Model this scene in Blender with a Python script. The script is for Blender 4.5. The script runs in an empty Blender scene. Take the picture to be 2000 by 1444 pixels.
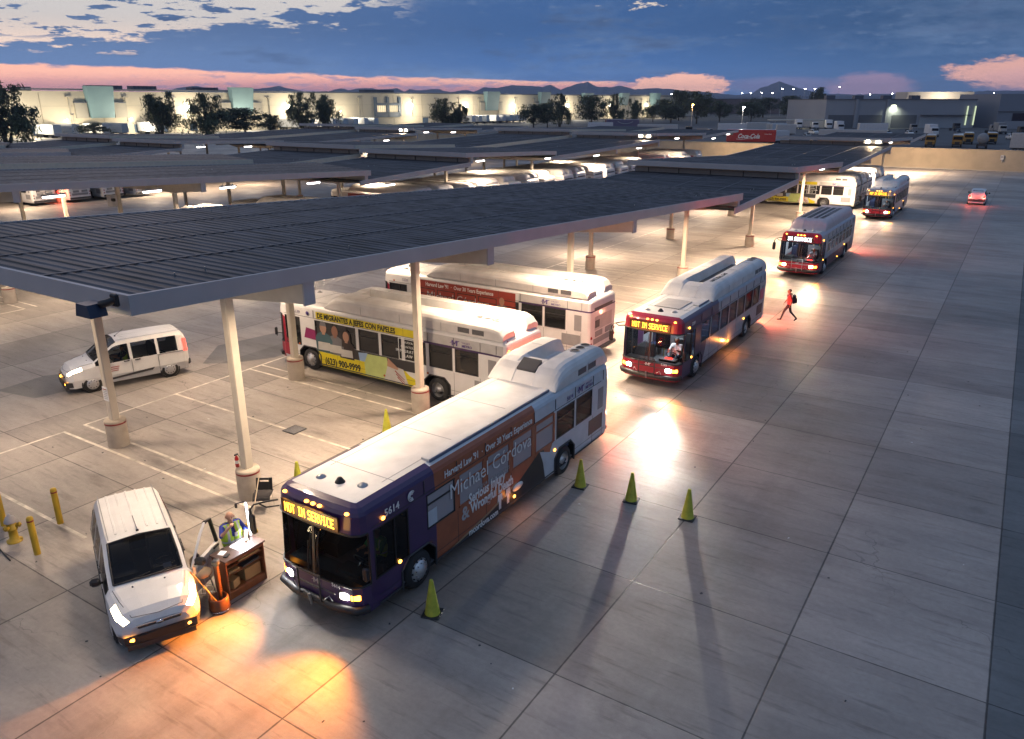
import bpy, bmesh, math, random
from math import sin, cos, pi, radians, sqrt, floor, hypot, atan2
from mathutils import Vector, Matrix
SC = bpy.context.scene
COL = SC.collection
RNG = random.Random(7)
V = Vector

# ---------------------------------------------------------------- materials
MATS = {}
def _nt(name):
    m = bpy.data.materials.new(name); m.use_nodes = True
    nt = m.node_tree; nt.nodes.clear()
    out = nt.nodes.new('ShaderNodeOutputMaterial')
    return m, nt, out
def pm(name, col, rough=.5, metal=0., var=.08, scale=3., bump=0., bscale=30., coat=0., stretch=None, spec=.5):
    """principled paint/metal/plastic with a little procedural unevenness"""
    if name in MATS: return MATS[name]
    m, nt, out = _nt(name); N = nt.nodes.new; L = nt.links.new
    b = N('ShaderNodeBsdfPrincipled'); L(b.outputs[0], out.inputs[0])
    b.inputs['Roughness'].default_value = rough; b.inputs['Metallic'].default_value = metal
    b.inputs['Coat Weight'].default_value = coat; b.inputs['Specular IOR Level'].default_value = spec
    tc = N('ShaderNodeTexCoord'); src = tc.outputs['Object']
    if stretch:
        mp = N('ShaderNodeMapping'); mp.inputs['Scale'].default_value = stretch; L(src, mp.inputs[0]); src = mp.outputs[0]
    nz = N('ShaderNodeTexNoise'); nz.inputs['Scale'].default_value = scale; nz.inputs['Detail'].default_value = 5
    L(src, nz.inputs['Vector'])
    r = N('ShaderNodeMapRange'); r.inputs['From Min'].default_value = .3; r.inputs['From Max'].default_value = .7
    r.inputs['To Min'].default_value = 1-var; r.inputs['To Max'].default_value = 1+var
    L(nz.outputs[0], r.inputs[0])
    mx = N('ShaderNodeVectorMath'); mx.operation = 'SCALE'; mx.inputs[0].default_value = col[:3]
    L(r.outputs[0], mx.inputs['Scale']); L(mx.outputs[0], b.inputs['Base Color'])
    if bump:
        n2 = N('ShaderNodeTexNoise'); n2.inputs['Scale'].default_value = bscale; n2.inputs['Detail'].default_value = 4
        L(src, n2.inputs['Vector'])
        bp = N('ShaderNodeBump'); bp.inputs['Strength'].default_value = bump; bp.inputs['Distance'].default_value = .03
        L(n2.outputs[0], bp.inputs['Height']); L(bp.outputs[0], b.inputs['Normal'])
    MATS[name] = m; return m
def em(name, col, strength):
    if name in MATS: return MATS[name]
    m, nt, out = _nt(name)
    e = nt.nodes.new('ShaderNodeEmission'); e.inputs[0].default_value = (*col, 1); e.inputs[1].default_value = strength
    nt.links.new(e.outputs[0], out.inputs[0]); MATS[name] = m; return m
def glass(name, tint, trans, gloss=.1, diffuse=None):
    """window pane: part see-through, part mirror, optionally a printed film"""
    if name in MATS: return MATS[name]
    m, nt, out = _nt(name); N = nt.nodes.new; L = nt.links.new
    t = N('ShaderNodeBsdfTransparent'); t.inputs[0].default_value = (*tint, 1)
    p = N('ShaderNodeBsdfPrincipled'); p.inputs['Base Color'].default_value = (*(diffuse or (.01, .011, .013)), 1)
    p.inputs['Roughness'].default_value = gloss; p.inputs['Specular IOR Level'].default_value = .6
    mx = N('ShaderNodeMixShader'); lw = N('ShaderNodeLayerWeight'); lw.inputs[0].default_value = .25
    mr = N('ShaderNodeMapRange'); mr.inputs['To Min'].default_value = 1-trans; mr.inputs['To Max'].default_value = 1
    L(lw.outputs['Fresnel'], mr.inputs[0]); L(mr.outputs[0], mx.inputs[0]); L(t.outputs[0], mx.inputs[1]); L(p.outputs[0], mx.inputs[2])
    L(mx.outputs[0], out.inputs[0]); MATS[name] = m; return m

# ---------------------------------------------------------------- mesh builder
class MB:
    def __init__(s): s.v = []; s.f = []; s.m = []; s.ml = []; s.sm = []
    def mi(s, mat):
        if mat not in s.ml: s.ml.append(mat)
        return s.ml.index(mat)
    def add(s, vs, fs, mat, smooth=False):
        o = len(s.v); s.v += [tuple(v) for v in vs]; k = s.mi(mat)
        for f in fs: s.f.append(tuple(o+i for i in f)); s.m.append(k); s.sm.append(smooth)
    def quad(s, a, b, c, d, mat): s.add([a, b, c, d], [(0, 1, 2, 3)], mat)
    def poly(s, pts, mat): s.add(pts, [tuple(range(len(pts)))], mat)
    def box(s, c, d, mat, rz=0., M=None, bev=0.):
        x, y, z = d[0]/2, d[1]/2, d[2]/2
        if bev:
            b = min(bev, x*.9, y*.9, z*.9); vs = []; fs = []
            rings = [(-z, b), (-z+b, 0), (z-b, 0), (z, b)]
            for zz, i in rings:
                X, Y = x-i, y-i; q = b if i == 0 else b*.6
                vs += [(X, -Y+q, zz), (X, Y-q, zz), (X-q, Y, zz), (-X+q, Y, zz), (-X, Y-q, zz), (-X, -Y+q, zz), (-X+q, -Y, zz), (X-q, -Y, zz)]
            for r in range(3):
                for i in range(8):
                    j = (i+1) % 8; fs.append((r*8+i, r*8+j, r*8+8+j, r*8+8+i))
            fs.append(tuple(reversed(range(8)))); fs.append(tuple(range(24, 32)))
        else:
            vs = [(-x, -y, -z), (x, -y, -z), (x, y, -z), (-x, y, -z), (-x, -y, z), (x, -y, z), (x, y, z), (-x, y, z)]
            fs = [(3, 2, 1, 0), (4, 5, 6, 7), (0, 1, 5, 4), (1, 2, 6, 5), (2, 3, 7, 6), (3, 0, 4, 7)]
        T = M if M is not None else Matrix.Rotation(rz, 4, 'Z')
        s.add([T @ V(v) + V(c) for v in vs], fs, mat)
    def tube(s, pts, r, mat, n=8, caps=True, smooth=True):
        pts = [V(p) for p in pts]; rs = r if isinstance(r, (list, tuple)) else [r]*len(pts)
        vs = []; fs = []; up = None
        for i, p in enumerate(pts):
            d = (pts[min(i+1, len(pts)-1)] - pts[max(i-1, 0)]).normalized()
            if up is None: up = d.orthogonal().normalized()
            up = (up - d*up.dot(d)); up = up.normalized() if up.length > 1e-6 else d.orthogonal().normalized()
            sd = d.cross(up)
            for k in range(n):
                a = 2*pi*k/n; vs.append(p + (up*cos(a) + sd*sin(a))*rs[i])
        for i in range(len(pts)-1):
            for k in range(n):
                j = (k+1) % n; fs.append((i*n+k, i*n+j, i*n+n+j, i*n+n+k))
        s.add(vs, fs, mat, smooth)
        if caps:
            s.add(vs[:n], [tuple(reversed(range(n)))], mat); s.add(vs[-n:], [tuple(range(n))], mat)
    def lathe(s, prof, mat, n=20, M=None, smooth=True, mats=None):
        """prof: list of (radius, height) round local Z"""
        T = M or Matrix.Identity(4); vs = []
        for r, h in prof:
            for k in range(n):
                a = 2*pi*k/n; vs.append(T @ V((r*cos(a), r*sin(a), h)))
        for i in range(len(prof)-1):
            fs = []
            for k in range(n):
                j = (k+1) % n; fs.append((i*n+k, i*n+j, i*n+n+j, i*n+n+k))
            o = len(s.v) if i == 0 else o
            if i == 0: s.v += [tuple(v) for v in vs]
            kk = s.mi(mats[i] if mats else mat)
            for f in fs: s.f.append(tuple(o+q for q in f)); s.m.append(kk); s.sm.append(smooth)
    def prism(s, poly, t0, t1, mat, M):
        """extrude a 2D outline (local x,y) from local z=t0 to t1 and place it with M"""
        n = len(poly); vs = [M @ V((x, y, t0)) for x, y in poly] + [M @ V((x, y, t1)) for x, y in poly]
        fs = [tuple(reversed(range(n))), tuple(range(n, 2*n))] + [(i, (i+1) % n, n+(i+1) % n, n+i) for i in range(n)]
        s.add(vs, fs, mat)
    def ell(s, c, r, mat, nu=12, nv=8, M=None):
        T = M or Matrix.Identity(4); vs = [T @ V((0, 0, -r[2])) + V(c)]; fs = []
        for j in range(1, nv):
            t = -pi/2 + pi*j/nv
            for i in range(nu):
                a = 2*pi*i/nu; vs.append(T @ V((r[0]*cos(t)*cos(a), r[1]*cos(t)*sin(a), r[2]*sin(t))) + V(c))
        vs.append(T @ V((0, 0, r[2])) + V(c)); e = len(vs)-1
        for i in range(nu):
            j = (i+1) % nu; fs.append((0, 1+j, 1+i)); fs.append((e, e-nu+i, e-nu+j))
            for k in range(nv-2): fs.append((1+k*nu+i, 1+k*nu+j, 1+k*nu+nu+j, 1+k*nu+nu+i))
        s.add(vs, fs, mat, True)
    def build(s, name, parent=None, loc=None):
        me = bpy.data.meshes.new(name); me.from_pydata(s.v, [], s.f)
        for m in s.ml: me.materials.append(m)
        me.polygons.foreach_set('material_index', s.m); me.polygons.foreach_set('use_smooth', s.sm); me.update()
        o = bpy.data.objects.new(name, me); COL.objects.link(o)
        if parent is not None: o.parent = parent
        if loc is not None: o.location = loc
        return o
def tag(o, label=None, cat=None, group=None, kind=None):
    if label: o['label'] = label
    if cat: o['category'] = cat
    if group: o['group'] = group
    if kind: o['kind'] = kind
    return o
def thing(name, label, cat, loc=(0, 0, 0), rz=0., group=None):
    o = bpy.data.objects.new(name, None); COL.objects.link(o); o.empty_display_size = .3
    o.location = loc; o.rotation_euler = (0, 0, rz); return tag(o, label, cat, group)
def dup(src, loc, rz=None, label=None, group=None):
    def cp(o, par):
        c = o.copy(); COL.objects.link(c)
        if par is not None: c.parent = par
        for ch in KIDS.get(o.name, [x for x in o.children]): cp(ch, c)
        return c
    r = cp(src, None); r.location = loc
    if rz is not None: r.rotation_euler = (0, 0, rz)
    if label: r['label'] = label
    if group: r['group'] = group
    return r
KIDS = {}
def kids_of(o):
    """remember the children of a prototype, so that copying does not rescan the scene"""
    def walk(q):
        KIDS[q.name] = list(q.children)
        for c in KIDS[q.name]: walk(c)
    walk(o); return o
FACE = {  # lettering planes: columns = text x axis, text y axis, normal
    'L': Matrix(((0, 0, 1, 0), (1, 0, 0, 0), (0, 1, 0, 0), (0, 0, 0, 1))),
    'R': Matrix(((0, 0, -1, 0), (-1, 0, 0, 0), (0, 1, 0, 0), (0, 0, 0, 1))),
    'F': Matrix(((1, 0, 0, 0), (0, 0, -1, 0), (0, 1, 0, 0), (0, 0, 0, 1))),
    'B': Matrix(((-1, 0, 0, 0), (0, 0, 1, 0), (0, 1, 0, 0), (0, 0, 0, 1))),
    'T': Matrix.Identity(4)}
def lettering(txt, size, mat, loc, face, parent, name='lettering', bold=0., align='LEFT', sx=1., shear=0., thick=.003, M=None, space=1.):
    cu = bpy.data.curves.new(name, 'FONT'); cu.body = txt; cu.size = size; cu.align_x = align; cu.offset = bold; cu.shear = shear
    cu.extrude = thick; cu.resolution_u = 2; cu.space_character = space
    o = bpy.data.objects.new(name, cu); me = bpy.data.meshes.new_from_object(o)
    bpy.data.objects.remove(o); bpy.data.curves.remove(cu)
    T = Matrix.Translation(V(loc)) @ (M if M is not None else FACE[face]) @ Matrix.Diagonal((sx, 1, 1, 1))
    me.transform(T); me.materials.clear(); me.materials.append(mat)
    for p in me.polygons: p.material_index = 0
    o = bpy.data.objects.new(name, me); COL.objects.link(o)
    if parent is not None: o.parent = parent
    return o
LAMPK = 1.0
def lamp(kind, name, loc, power, col, parent=None, size=.5, size_y=None, rot=None, to=None, angle=60, blend=.5, rad=.05):
    d = bpy.data.lights.new(name, kind); d.energy = power*LAMPK; d.color = col
    if kind == 'AREA':
        d.size = size
        if size_y: d.shape = 'RECTANGLE'; d.size_y = size_y
    elif kind == 'SPOT':
        d.spot_size = radians(angle); d.spot_blend = blend; d.shadow_soft_size = rad
    else: d.shadow_soft_size = rad
    o = bpy.data.objects.new(name, d); COL.objects.link(o); o.location = loc
    if to is not None: o.rotation_euler = (V(to)-V(loc)).to_track_quat('-Z', 'Y').to_euler()
    elif rot: o.rotation_euler = rot
    if parent is not None: o.parent = parent
    return o

# ---------------------------------------------------------------- palette
WHITE = pm('white_paint', (.70, .69, .675), .35, var=.05, coat=.2)
ROOFW = pm('roof_white', (.68, .66, .635), .5, var=.12, scale=1.6, bump=.05)
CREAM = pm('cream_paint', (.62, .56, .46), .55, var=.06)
FASC = pm('fascia_paint', (.42, .41, .42), .5, var=.06, scale=1.)
DARKG = pm('dark_grey_trim', (.045, .045, .05), .5)
BLACK = pm('black_plastic', (.015, .015, .017), .45)
RUBBER = pm('tyre_rubber', (.02, .02, .021), .8, bump=.2)
STEEL = pm('steel', (.5, .5, .5), .32, .9)
ALU = pm('aluminium_rim', (.62, .62, .62), .3, .7)
CHROME = pm('chrome', (.75, .75, .75), .12, 1.)
PURPLE = pm('deep_purple_paint', (.045, .018, .085), .3, coat=.5)
MAROON = pm('maroon_paint', (.30, .012, .035), .3, coat=.5)
MAUVE = pm('plum_paint', (.075, .03, .075), .32, coat=.5)
SILVER = pm('silver_paint', (.42, .43, .46), .3, .3, coat=.3)
PALEBL = pm('pale_grey_paint', (.52, .56, .6), .35, coat=.3)
RUST = pm('rust_orange_wrap', (.36, .10, .04), .35, var=.12, coat=.2)
RUSTR = pm('red_brown_wrap', (.33, .05, .03), .35, var=.1, coat=.2)
SOOT = pm('charcoal_wrap', (.02, .02, .024), .4)
YEL = pm('yellow_wrap', (.72, .6, .02), .35, coat=.2)
GREY = pm('grey_panel', (.25, .25, .26), .5)
LTGREY = pm('light_grey_panel', (.45, .44, .43), .5)
MAGEN = pm('magenta_wave', (.24, .015, .1), .35)
OLIVE = pm('olive_line', (.25, .33, .12), .4)
INKW = pm('white_lettering', (.8, .8, .78), .5)
INKB = pm('black_lettering', (.015, .015, .015), .5)
INKP = pm('purple_lettering', (.08, .05, .2), .5)
INKG = pm('grey_lettering', (.42, .42, .42), .5)
GLASSD = glass('dark_glass', (.05, .05, .06), .05, .06)
GLASSC = glass('windscreen_glass', (.72, .76, .76), .84, .03)
GLASST = glass('tinted_glass', (.3, .32, .33), .6, .05)
GLASSF = glass('film_glass', (.6, .6, .6), .18, .22, (.46, .42, .43))
E_WHITE = em('headlight_glow', (1., .95, .85), 40)
E_WARM = em('warm_headlight_glow', (1., .78, .45), 35)
E_AMBER = em('amber_glow', (1., .33, .03), 14)
E_AMBS = em('amber_marker_glow', (1., .38, .05), 9)
E_SIGN = em('amber_sign_glow', (1., .46, .04), 5.5)
E_SIGNW = em('white_sign_glow', (.85, .93, 1.), 8)
E_RED = em('red_light_glow', (1., .03, .02), 7)
E_TUBE = em('canopy_tube_glow', (1., .93, .86), 14)
E_INT = em('cabin_light_glow', (.75, .88, 1.), 2.2)
E_LED = em('desk_light_glow', (.86, .9, 1.), 14)
E_FLOOD = em('flood_light_glow', (1., .93, .75), 60)
E_FAR = em('far_mast_glow', (1., .97, .92), 60)
E_FARO = em('far_sodium_glow', (1., .5, .12), 30)
OFFL = pm('unlit_lens', (.5, .14, .05), .2)
REDL = pm('unlit_red_lens', (.3, .01, .01), .2)
CLEARL = pm('unlit_clear_lens', (.5, .5, .5), .15)
# ---------------------------------------------------------------- camera
cam_d = bpy.data.cameras.new('camera'); cam = bpy.data.objects.new('camera', cam_d); COL.objects.link(cam)
cam_d.sensor_width = 36; cam_d.lens = 1503.14/2000*36; cam_d.clip_start = .1; cam_d.clip_end = 30000
_p, _y = .3352, -.5728
_F = V((sin(_y)*cos(_p), cos(_y)*cos(_p), -sin(_p))); _R = V((cos(_y), -sin(_y), 0)); _U = _R.cross(_F)
cam.matrix_world = Matrix(((_R.x, _U.x, -_F.x, 0), (_R.y, _U.y, -_F.y, 0), (_R.z, _U.z, -_F.z, 11.08), (0, 0, 0, 1)))
SC.camera = cam
SC.view_settings.view_transform = 'Standard'; SC.view_settings.look = 'None'; SC.view_settings.exposure = .22; SC.view_settings.gamma = 1
SC.cycles.use_denoising = True; SC.cycles.max_bounces = 5; SC.cycles.diffuse_bounces = 2; SC.cycles.glossy_bounces = 3
SC.cycles.transmission_bounces = 3; SC.cycles.transparent_max_bounces = 10; SC.cycles.sample_clamp_indirect = 3; SC.cycles.sample_clamp_direct = 0
SC.cycles.caustics_reflective = False; SC.cycles.caustics_refractive = False; SC.cycles.use_light_tree = True

# ---------------------------------------------------------------- dusk sky
W = bpy.data.worlds.new('World'); SC.world = W; W.use_nodes = True
nt = W.node_tree; nt.nodes.clear(); N = nt.nodes.new; L = nt.links.new
class X:      # a tiny expression helper over math nodes
    def __init__(s, o): s.o = o
    @staticmethod
    def _m(op, *a):
        n = N('ShaderNodeMath'); n.operation = op
        for i, q in enumerate(a):
            if isinstance(q, X): L(q.o, n.inputs[i])
            else: n.inputs[i].default_value = q
        return X(n.outputs[0])
    def __add__(s, b): return X._m('ADD', s, b)
    def __sub__(s, b): return X._m('SUBTRACT', s, b)
    def __rsub__(s, b): return X._m('SUBTRACT', b, s)
    def __mul__(s, b): return X._m('MULTIPLY', s, b)
    __radd__ = __add__; __rmul__ = __mul__
def ss(x, a, b):
    n = N('ShaderNodeMapRange'); n.interpolation_type = 'SMOOTHSTEP'; L(x.o, n.inputs[0])
    n.inputs[1].default_value = a; n.inputs[2].default_value = b; return X(n.outputs[0])
def mixc(f, a, b):
    n = N('ShaderNodeMix'); n.data_type = 'RGBA'; L(f.o, n.inputs[0])
    for i, q in ((6, a), (7, b)):
        if isinstance(q, tuple): n.inputs[i].default_value = (*q, 1)
        else: L(q, n.inputs[i])
    return n.outputs[2]
geo = N('ShaderNodeTexCoord'); sep = N('ShaderNodeSeparateXYZ'); L(geo.outputs['Generated'], sep.inputs[0])
dx, dy, dz = (X(o) for o in sep.outputs)
AZ = X._m('ARCTAN2', dx, dy) * (180/pi); EL = X._m('ARCSINE', dz) * (180/pi)
def noise(sx, sy, scale=1., detail=6, rough=.55, off=0., dist=0.):
    c = N('ShaderNodeCombineXYZ'); L((AZ*sx).o, c.inputs[0]); L((EL*sy).o, c.inputs[1]); c.inputs[2].default_value = off
    n = N('ShaderNodeTexNoise'); n.inputs['Scale'].default_value = scale; n.inputs['Detail'].default_value = detail
    n.inputs['Roughness'].default_value = rough; n.inputs['Distortion'].default_value = dist; L(c.outputs[0], n.inputs['Vector'])
    return X(n.outputs[0]) - .5
n1 = noise(.22, .9, 1., 7, .6, 1.3); n2 = noise(.5, 2.6, 1., 7, .62, 4.1); n3 = noise(.05, .3, 1., 3, .5, 9.7); n4 = noise(1.1, 3.2, 1., 6, .6, 2.2)
GAIN = .75
# cloud deck: blue grey, deeper blue to the right, darker streaks
base = mixc(ss(AZ, -62, -28), (.115, .19, .36), (.05, .125, .31))
base = mixc(ss(AZ, -30, 0), base, (.042, .095, .205))
base = mixc(ss(EL*-1. + n2*.5, -3.0, -.6)*.3, base, (.10, .15, .28))
base = mixc(ss(n3*1.5 + n1*.9 + n4*.25, -.1, .45)*.75, base, (.17, .26, .43))
base = mixc(ss(n1*1.5 + n3*.8 + n2*.4, .0, .36)*.7, base, (.045, .085, .19))
base = mixc(ss(n2*1.3 + n4*.8 - n1*.4, .10, .34)*.22*ss(EL, 2., 3.5), base, (.22, .30, .46))
# salmon band low over the hills, running out towards the right
top = (AZ + 66.)*-.024 + 2.25
band = ss(top - EL + n1*.9 + n4*.22, -.05, .12) * ss(EL + n2*.25, .2, .75) * (1. - ss(AZ + n1*6., -25.5, -21.5))
pinkc = mixc(ss(EL + n2*.6, .7, 1.9), (.64, .28, .27), (.95, .47, .33))
pinkc = mixc(ss(AZ, -46, -30)*ss(EL, .9, 1.5), pinkc, (.92, .50, .36))
sky = mixc(band, base, pinkc)
lav = ss(n2*1.4 + n4*.6, -.04, .22)*ss(AZ, -62, -52)*.8*(1. - ss(EL, 1.45, 1.85))
sky = mixc(lav*band, sky, (.25, .2, .34))
def blob(az, el, wa, we, soft=.35, k=.6):
    a = (AZ - az)*(1/wa); e = (EL - el)*(1/we); r = a*a + e*e + n4*k*2. + n1*k
    return 1. - ss(r, 1.-soft, 1.+soft)
sky = mixc(blob(-21.2, .85, 3.1, .92, .22, 1.0)*.97, sky, (.86, .45, .33))
sky = mixc(blob(-9.2, .9, 2.4, .8, .6, .9)*.5, sky, (.42, .24, .30))
sky = mixc(blob(-14.5, 1.0, 3.6, .5, .8, .3)*.25, sky, (.35, .22, .32))
sky = mixc(blob(-.3, 1.65, 4.6, .85, .3, 1.2)*.85, sky, (.72, .37, .28))
sky = mixc(blob(3., 1.2, 6., .9, .6, .3)*.6, sky, (.55, .30, .30))
wisp = ss(n4*1.5 + n2*1.1 - X._m('ABSOLUTE', (AZ + 24.2)*.075) - X._m('ABSOLUTE', (EL - 6.1)*.42) + .0, .02, .16)
sky = mixc(wisp*.85, sky, (.86, .72, .60))
# cream openings upper left
gap = ss(EL*.55 - (AZ+64.)*.048 + n1*4.2 + n2*1.5 + n4*.2, 1.80, 2.06) * (1. - ss(AZ + n1*14., -45, -38)) * ss(EL, 2.6, 3.1)
streak = ss(n2*1.6 + n1*.9, .12, .2)*ss(EL, 3.4, 3.9)
creamc = mixc(ss(EL, 2.6, 5.4), (.90, .66, .52), (.66, .62, .60))
sky = mixc(gap*(1. - streak), sky, creamc)
# (the lowest degrees are seen through kilometres of the haze modelled below)
gain = N('ShaderNodeVectorMath'); gain.operation = 'SCALE'; L(sky, gain.inputs[0]); L((.93 + ss(EL*-1., -5., -.6)*.68).o, gain.inputs['Scale']); sky = gain.outputs[0]
hz = ss(EL*-1., -.5, .3)*.35
sky = mixc(hz, sky, (.2, .2, .33))
# overhead and behind the camera: the plain dusk sky, from the physical sky model
ns = N('ShaderNodeTexSky'); ns.sky_type = 'NISHITA'; ns.sun_disc = False; ns.sun_elevation = radians(1.5); ns.sun_rotation = radians(-60)
bgA = N('ShaderNodeBackground'); L(sky, bgA.inputs[0]); bgA.inputs[1].default_value = 1.0
hi = N('ShaderNodeVectorMath'); hi.operation = 'SCALE'; L(ns.outputs[0], hi.inputs[0]); hi.inputs['Scale'].default_value = .10
hi2 = N('ShaderNodeVectorMath'); hi2.operation = 'ADD'; L(hi.outputs[0], hi2.inputs[0]); hi2.inputs[1].default_value = (.132, .190, .325)
bgB = N('ShaderNodeBackground'); L(hi2.outputs[0], bgB.inputs[0]); bgB.inputs[1].default_value = 1.0
mxw = N('ShaderNodeMixShader'); L(ss(EL + n1*4., 9, 22).o, mxw.inputs[0]); L(bgA.outputs[0], mxw.inputs[1]); L(bgB.outputs[0], mxw.inputs[2])
wo = N('ShaderNodeOutputWorld'); L(mxw.outputs[0], wo.inputs[0])
sun = bpy.data.lights.new('sun', 'SUN'); sun.energy = .12; sun.angle = radians(12); sun.color = (1., .72, .6)
so = bpy.data.objects.new('sun', sun); COL.objects.link(so)
so.rotation_euler = V((sin(radians(60)), -cos(radians(60)), -.09)).to_track_quat('-Z', 'Y').to_euler()
# ---------------------------------------------------------------- ground
U0, V0, SU, SV = -9.970, 7.405, 3.7456, 3.861

def concrete(name, col, joints=True, tint=(1, 1, 1), rough=.5):
    m, nt, out = _nt(name); N = nt.nodes.new; L = nt.links.new
    b = N('ShaderNodeBsdfPrincipled'); L(b.outputs[0], out.inputs[0]); b.inputs['Specular IOR Level'].default_value = .45
    tc = N('ShaderNodeTexCoord'); P = tc.outputs['Object']
    def math(op, *a):
        n = N('ShaderNodeMath'); n.operation = op
        for i, q in enumerate(a):
            if hasattr(q, 'is_linked'): L(q, n.inputs[i])
            else: n.inputs[i].default_value = q
        return n.outputs[0]
    def nz(scale, stretch=(1, 1, 1), detail=6, rough=.6, lo=.35, hi=.65, a=0., b=1., dist=0.):
        mp = N('ShaderNodeMapping'); mp.inputs['Scale'].default_value = stretch; L(P, mp.inputs[0])
        n = N('ShaderNodeTexNoise'); n.inputs['Scale'].default_value = scale; n.inputs['Detail'].default_value = detail; n.inputs['Roughness'].default_value = rough
        n.inputs['Distortion'].default_value = dist
        L(mp.outputs[0], n.inputs['Vector']); r = N('ShaderNodeMapRange'); L(n.outputs[0], r.inputs[0])
        for i, q in enumerate((lo, hi, a, b)): r.inputs[i+1].default_value = q
        return r.outputs[0]
    sp = N('ShaderNodeSeparateXYZ'); L(P, sp.inputs[0])
    u = math('DIVIDE', math('SUBTRACT', sp.outputs[0], U0), SU); v = math('DIVIDE', math('SUBTRACT', sp.outputs[1], V0), SV)
    cv = N('ShaderNodeCombineXYZ'); L(math('FLOOR', u), cv.inputs[0]); L(math('FLOOR', v), cv.inputs[1])
    wn = N('ShaderNodeTexWhiteNoise'); wn.noise_dimensions = '2D'; L(cv.outputs[0], wn.inputs[0])
    slab = N('ShaderNodeMapRange'); slab.inputs[3].default_value = .70; slab.inputs[4].default_value = 1.12; L(wn.outputs[0], slab.inputs[0])
    k = math('MULTIPLY', slab.outputs[0], nz(.12, a=.80, b=1.14))
    k = math('MULTIPLY', k, nz(.9, (.35, 1.6, 1), 8, .65, a=.86, b=1.08, dist=.6))      # broom and tyre streaks
    k = math('MULTIPLY', k, nz(7., detail=8, rough=.7, a=.92, b=1.07))
    k = math('MULTIPLY', k, nz(.33, (1, 1, 1), 7, .7, .60, .72, 1., .72))              # oil and rubber stains
    k = math('MULTIPLY', k, nz(2.6, (.25, 2.2, 1), 5, .6, .56, .70, 1., .70))
    if joints:
        # rubber laid down by the bus wheels along the lane, oil drips in the bays, hairline cracks
        for xc, wd, am in ((-11.5, .20, .26), (-12.55, .34, .20), (-10.55, .36, .22), (-7.6, .5, .10), (-4.6, .6, .10)):
            dd = math('ABSOLUTE', math('SUBTRACT', math('ADD', sp.outputs[0], nz(.06, detail=2, lo=.2, hi=.8, a=-.5, b=.5)), xc))
            r = N('ShaderNodeMapRange'); r.interpolation_type = 'SMOOTHSTEP'; L(dd, r.inputs[0]); r.inputs[1].default_value = wd*.3; r.inputs[2].default_value = wd*1.6; r.inputs[3].default_value = am; r.inputs[4].default_value = 0.
            k = math('MULTIPLY', k, math('SUBTRACT', 1., math('MULTIPLY', r.outputs[0], nz(.7, (2.5, .12, 1), 5, .6, .35, .6))))
        bay = N('ShaderNodeMapRange'); bay.interpolation_type = 'SMOOTHSTEP'; L(math('ABSOLUTE', math('SUBTRACT', sp.outputs[0], -20.5)), bay.inputs[0]); bay.inputs[1].default_value = 2.; bay.inputs[2].default_value = 7.; bay.inputs[3].default_value = 1.; bay.inputs[4].default_value = 0.
        k = math('MULTIPLY', k, math('SUBTRACT', 1., math('MULTIPLY', bay.outputs[0], math('MULTIPLY', nz(.75, (.4, 1.5, 1), 7, .65, .54, .68), .42))))
        vo = N('ShaderNodeTexVoronoi'); vo.feature = 'DISTANCE_TO_EDGE'; vo.inputs['Scale'].default_value = .16
        wv = N('ShaderNodeTexNoise'); wv.inputs['Scale'].default_value = 1.4; wv.inputs['Detail'].default_value = 5; L(P, wv.inputs['Vector'])
        ad = N('ShaderNodeVectorMath'); ad.operation = 'MULTIPLY_ADD'; L(wv.outputs['Color'], ad.inputs[0]); ad.inputs[1].default_value = (1.1, 1.1, 0); L(P, ad.inputs[2]); L(ad.outputs[0], vo.inputs['Vector'])
        cr = N('ShaderNodeMapRange'); L(vo.outputs['Distance'], cr.inputs[0]); cr.inputs[1].default_value = .0006; cr.inputs[2].default_value = .0026; cr.inputs[3].default_value = .4; cr.inputs[4].default_value = 0.
        k = math('MULTIPLY', k, math('SUBTRACT', 1., math('MULTIPLY', cr.outputs[0], nz(.09, detail=3, lo=.52, hi=.6))))
    # dark drip stains down the middle of each parking bay
    if joints:
        def jl(t, size, w, wob):
            fr = math('ABSOLUTE', math('SUBTRACT', math('FRACT', math('ADD', t, .5)), .5))
            d = math('MULTIPLY', fr, size); d = math('ADD', d, wob)
            r = N('ShaderNodeMapRange'); r.interpolation_type = 'SMOOTHSTEP'; L(d, r.inputs[0]); r.inputs[1].default_value = w*.4; r.inputs[2].default_value = w
            r.inputs[3].default_value = 1.; r.inputs[4].default_value = 0.; return r.outputs[0]
        wob = nz(3., detail=4, lo=.2, hi=.8, a=-.006, b=.010)
        j = math('MAXIMUM', jl(u, SU, .030, wob), jl(v, SV, .024, wob))
        k = math('MULTIPLY', k, math('SUBTRACT', 1., math('MULTIPLY', j, .72)))
        hgt = math('ADD', math('MULTIPLY', j, -.6), nz(55., detail=3, a=0, b=.12))
        bp = N('ShaderNodeBump'); bp.inputs['Strength'].default_value = .35; bp.inputs['Distance'].default_value = .02; L(hgt, bp.inputs['Height']); L(bp.outputs[0], b.inputs['Normal'])
    mx = N('ShaderNodeVectorMath'); mx.operation = 'SCALE'; mx.inputs[0].default_value = col; L(k, mx.inputs['Scale'])
    L(mx.outputs[0], b.inputs['Base Color'])
    rr = nz(.5, (.5, 1.4, 1), 6, .6, a=rough-.05, b=rough+.14); L(rr, b.inputs['Roughness'])
    return m
CONC = concrete('concrete_slabs', (.355, .315, .28))
LANE = concrete('dark_lane_concrete', (.15, .16, .16), rough=.6)
DIRT = pm('desert_ground', (.12, .10, .08), .9, var=.3, scale=.02)
YARDG = pm('yard_asphalt', (.075, .075, .08), .8, var=.25, scale=.05)
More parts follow.
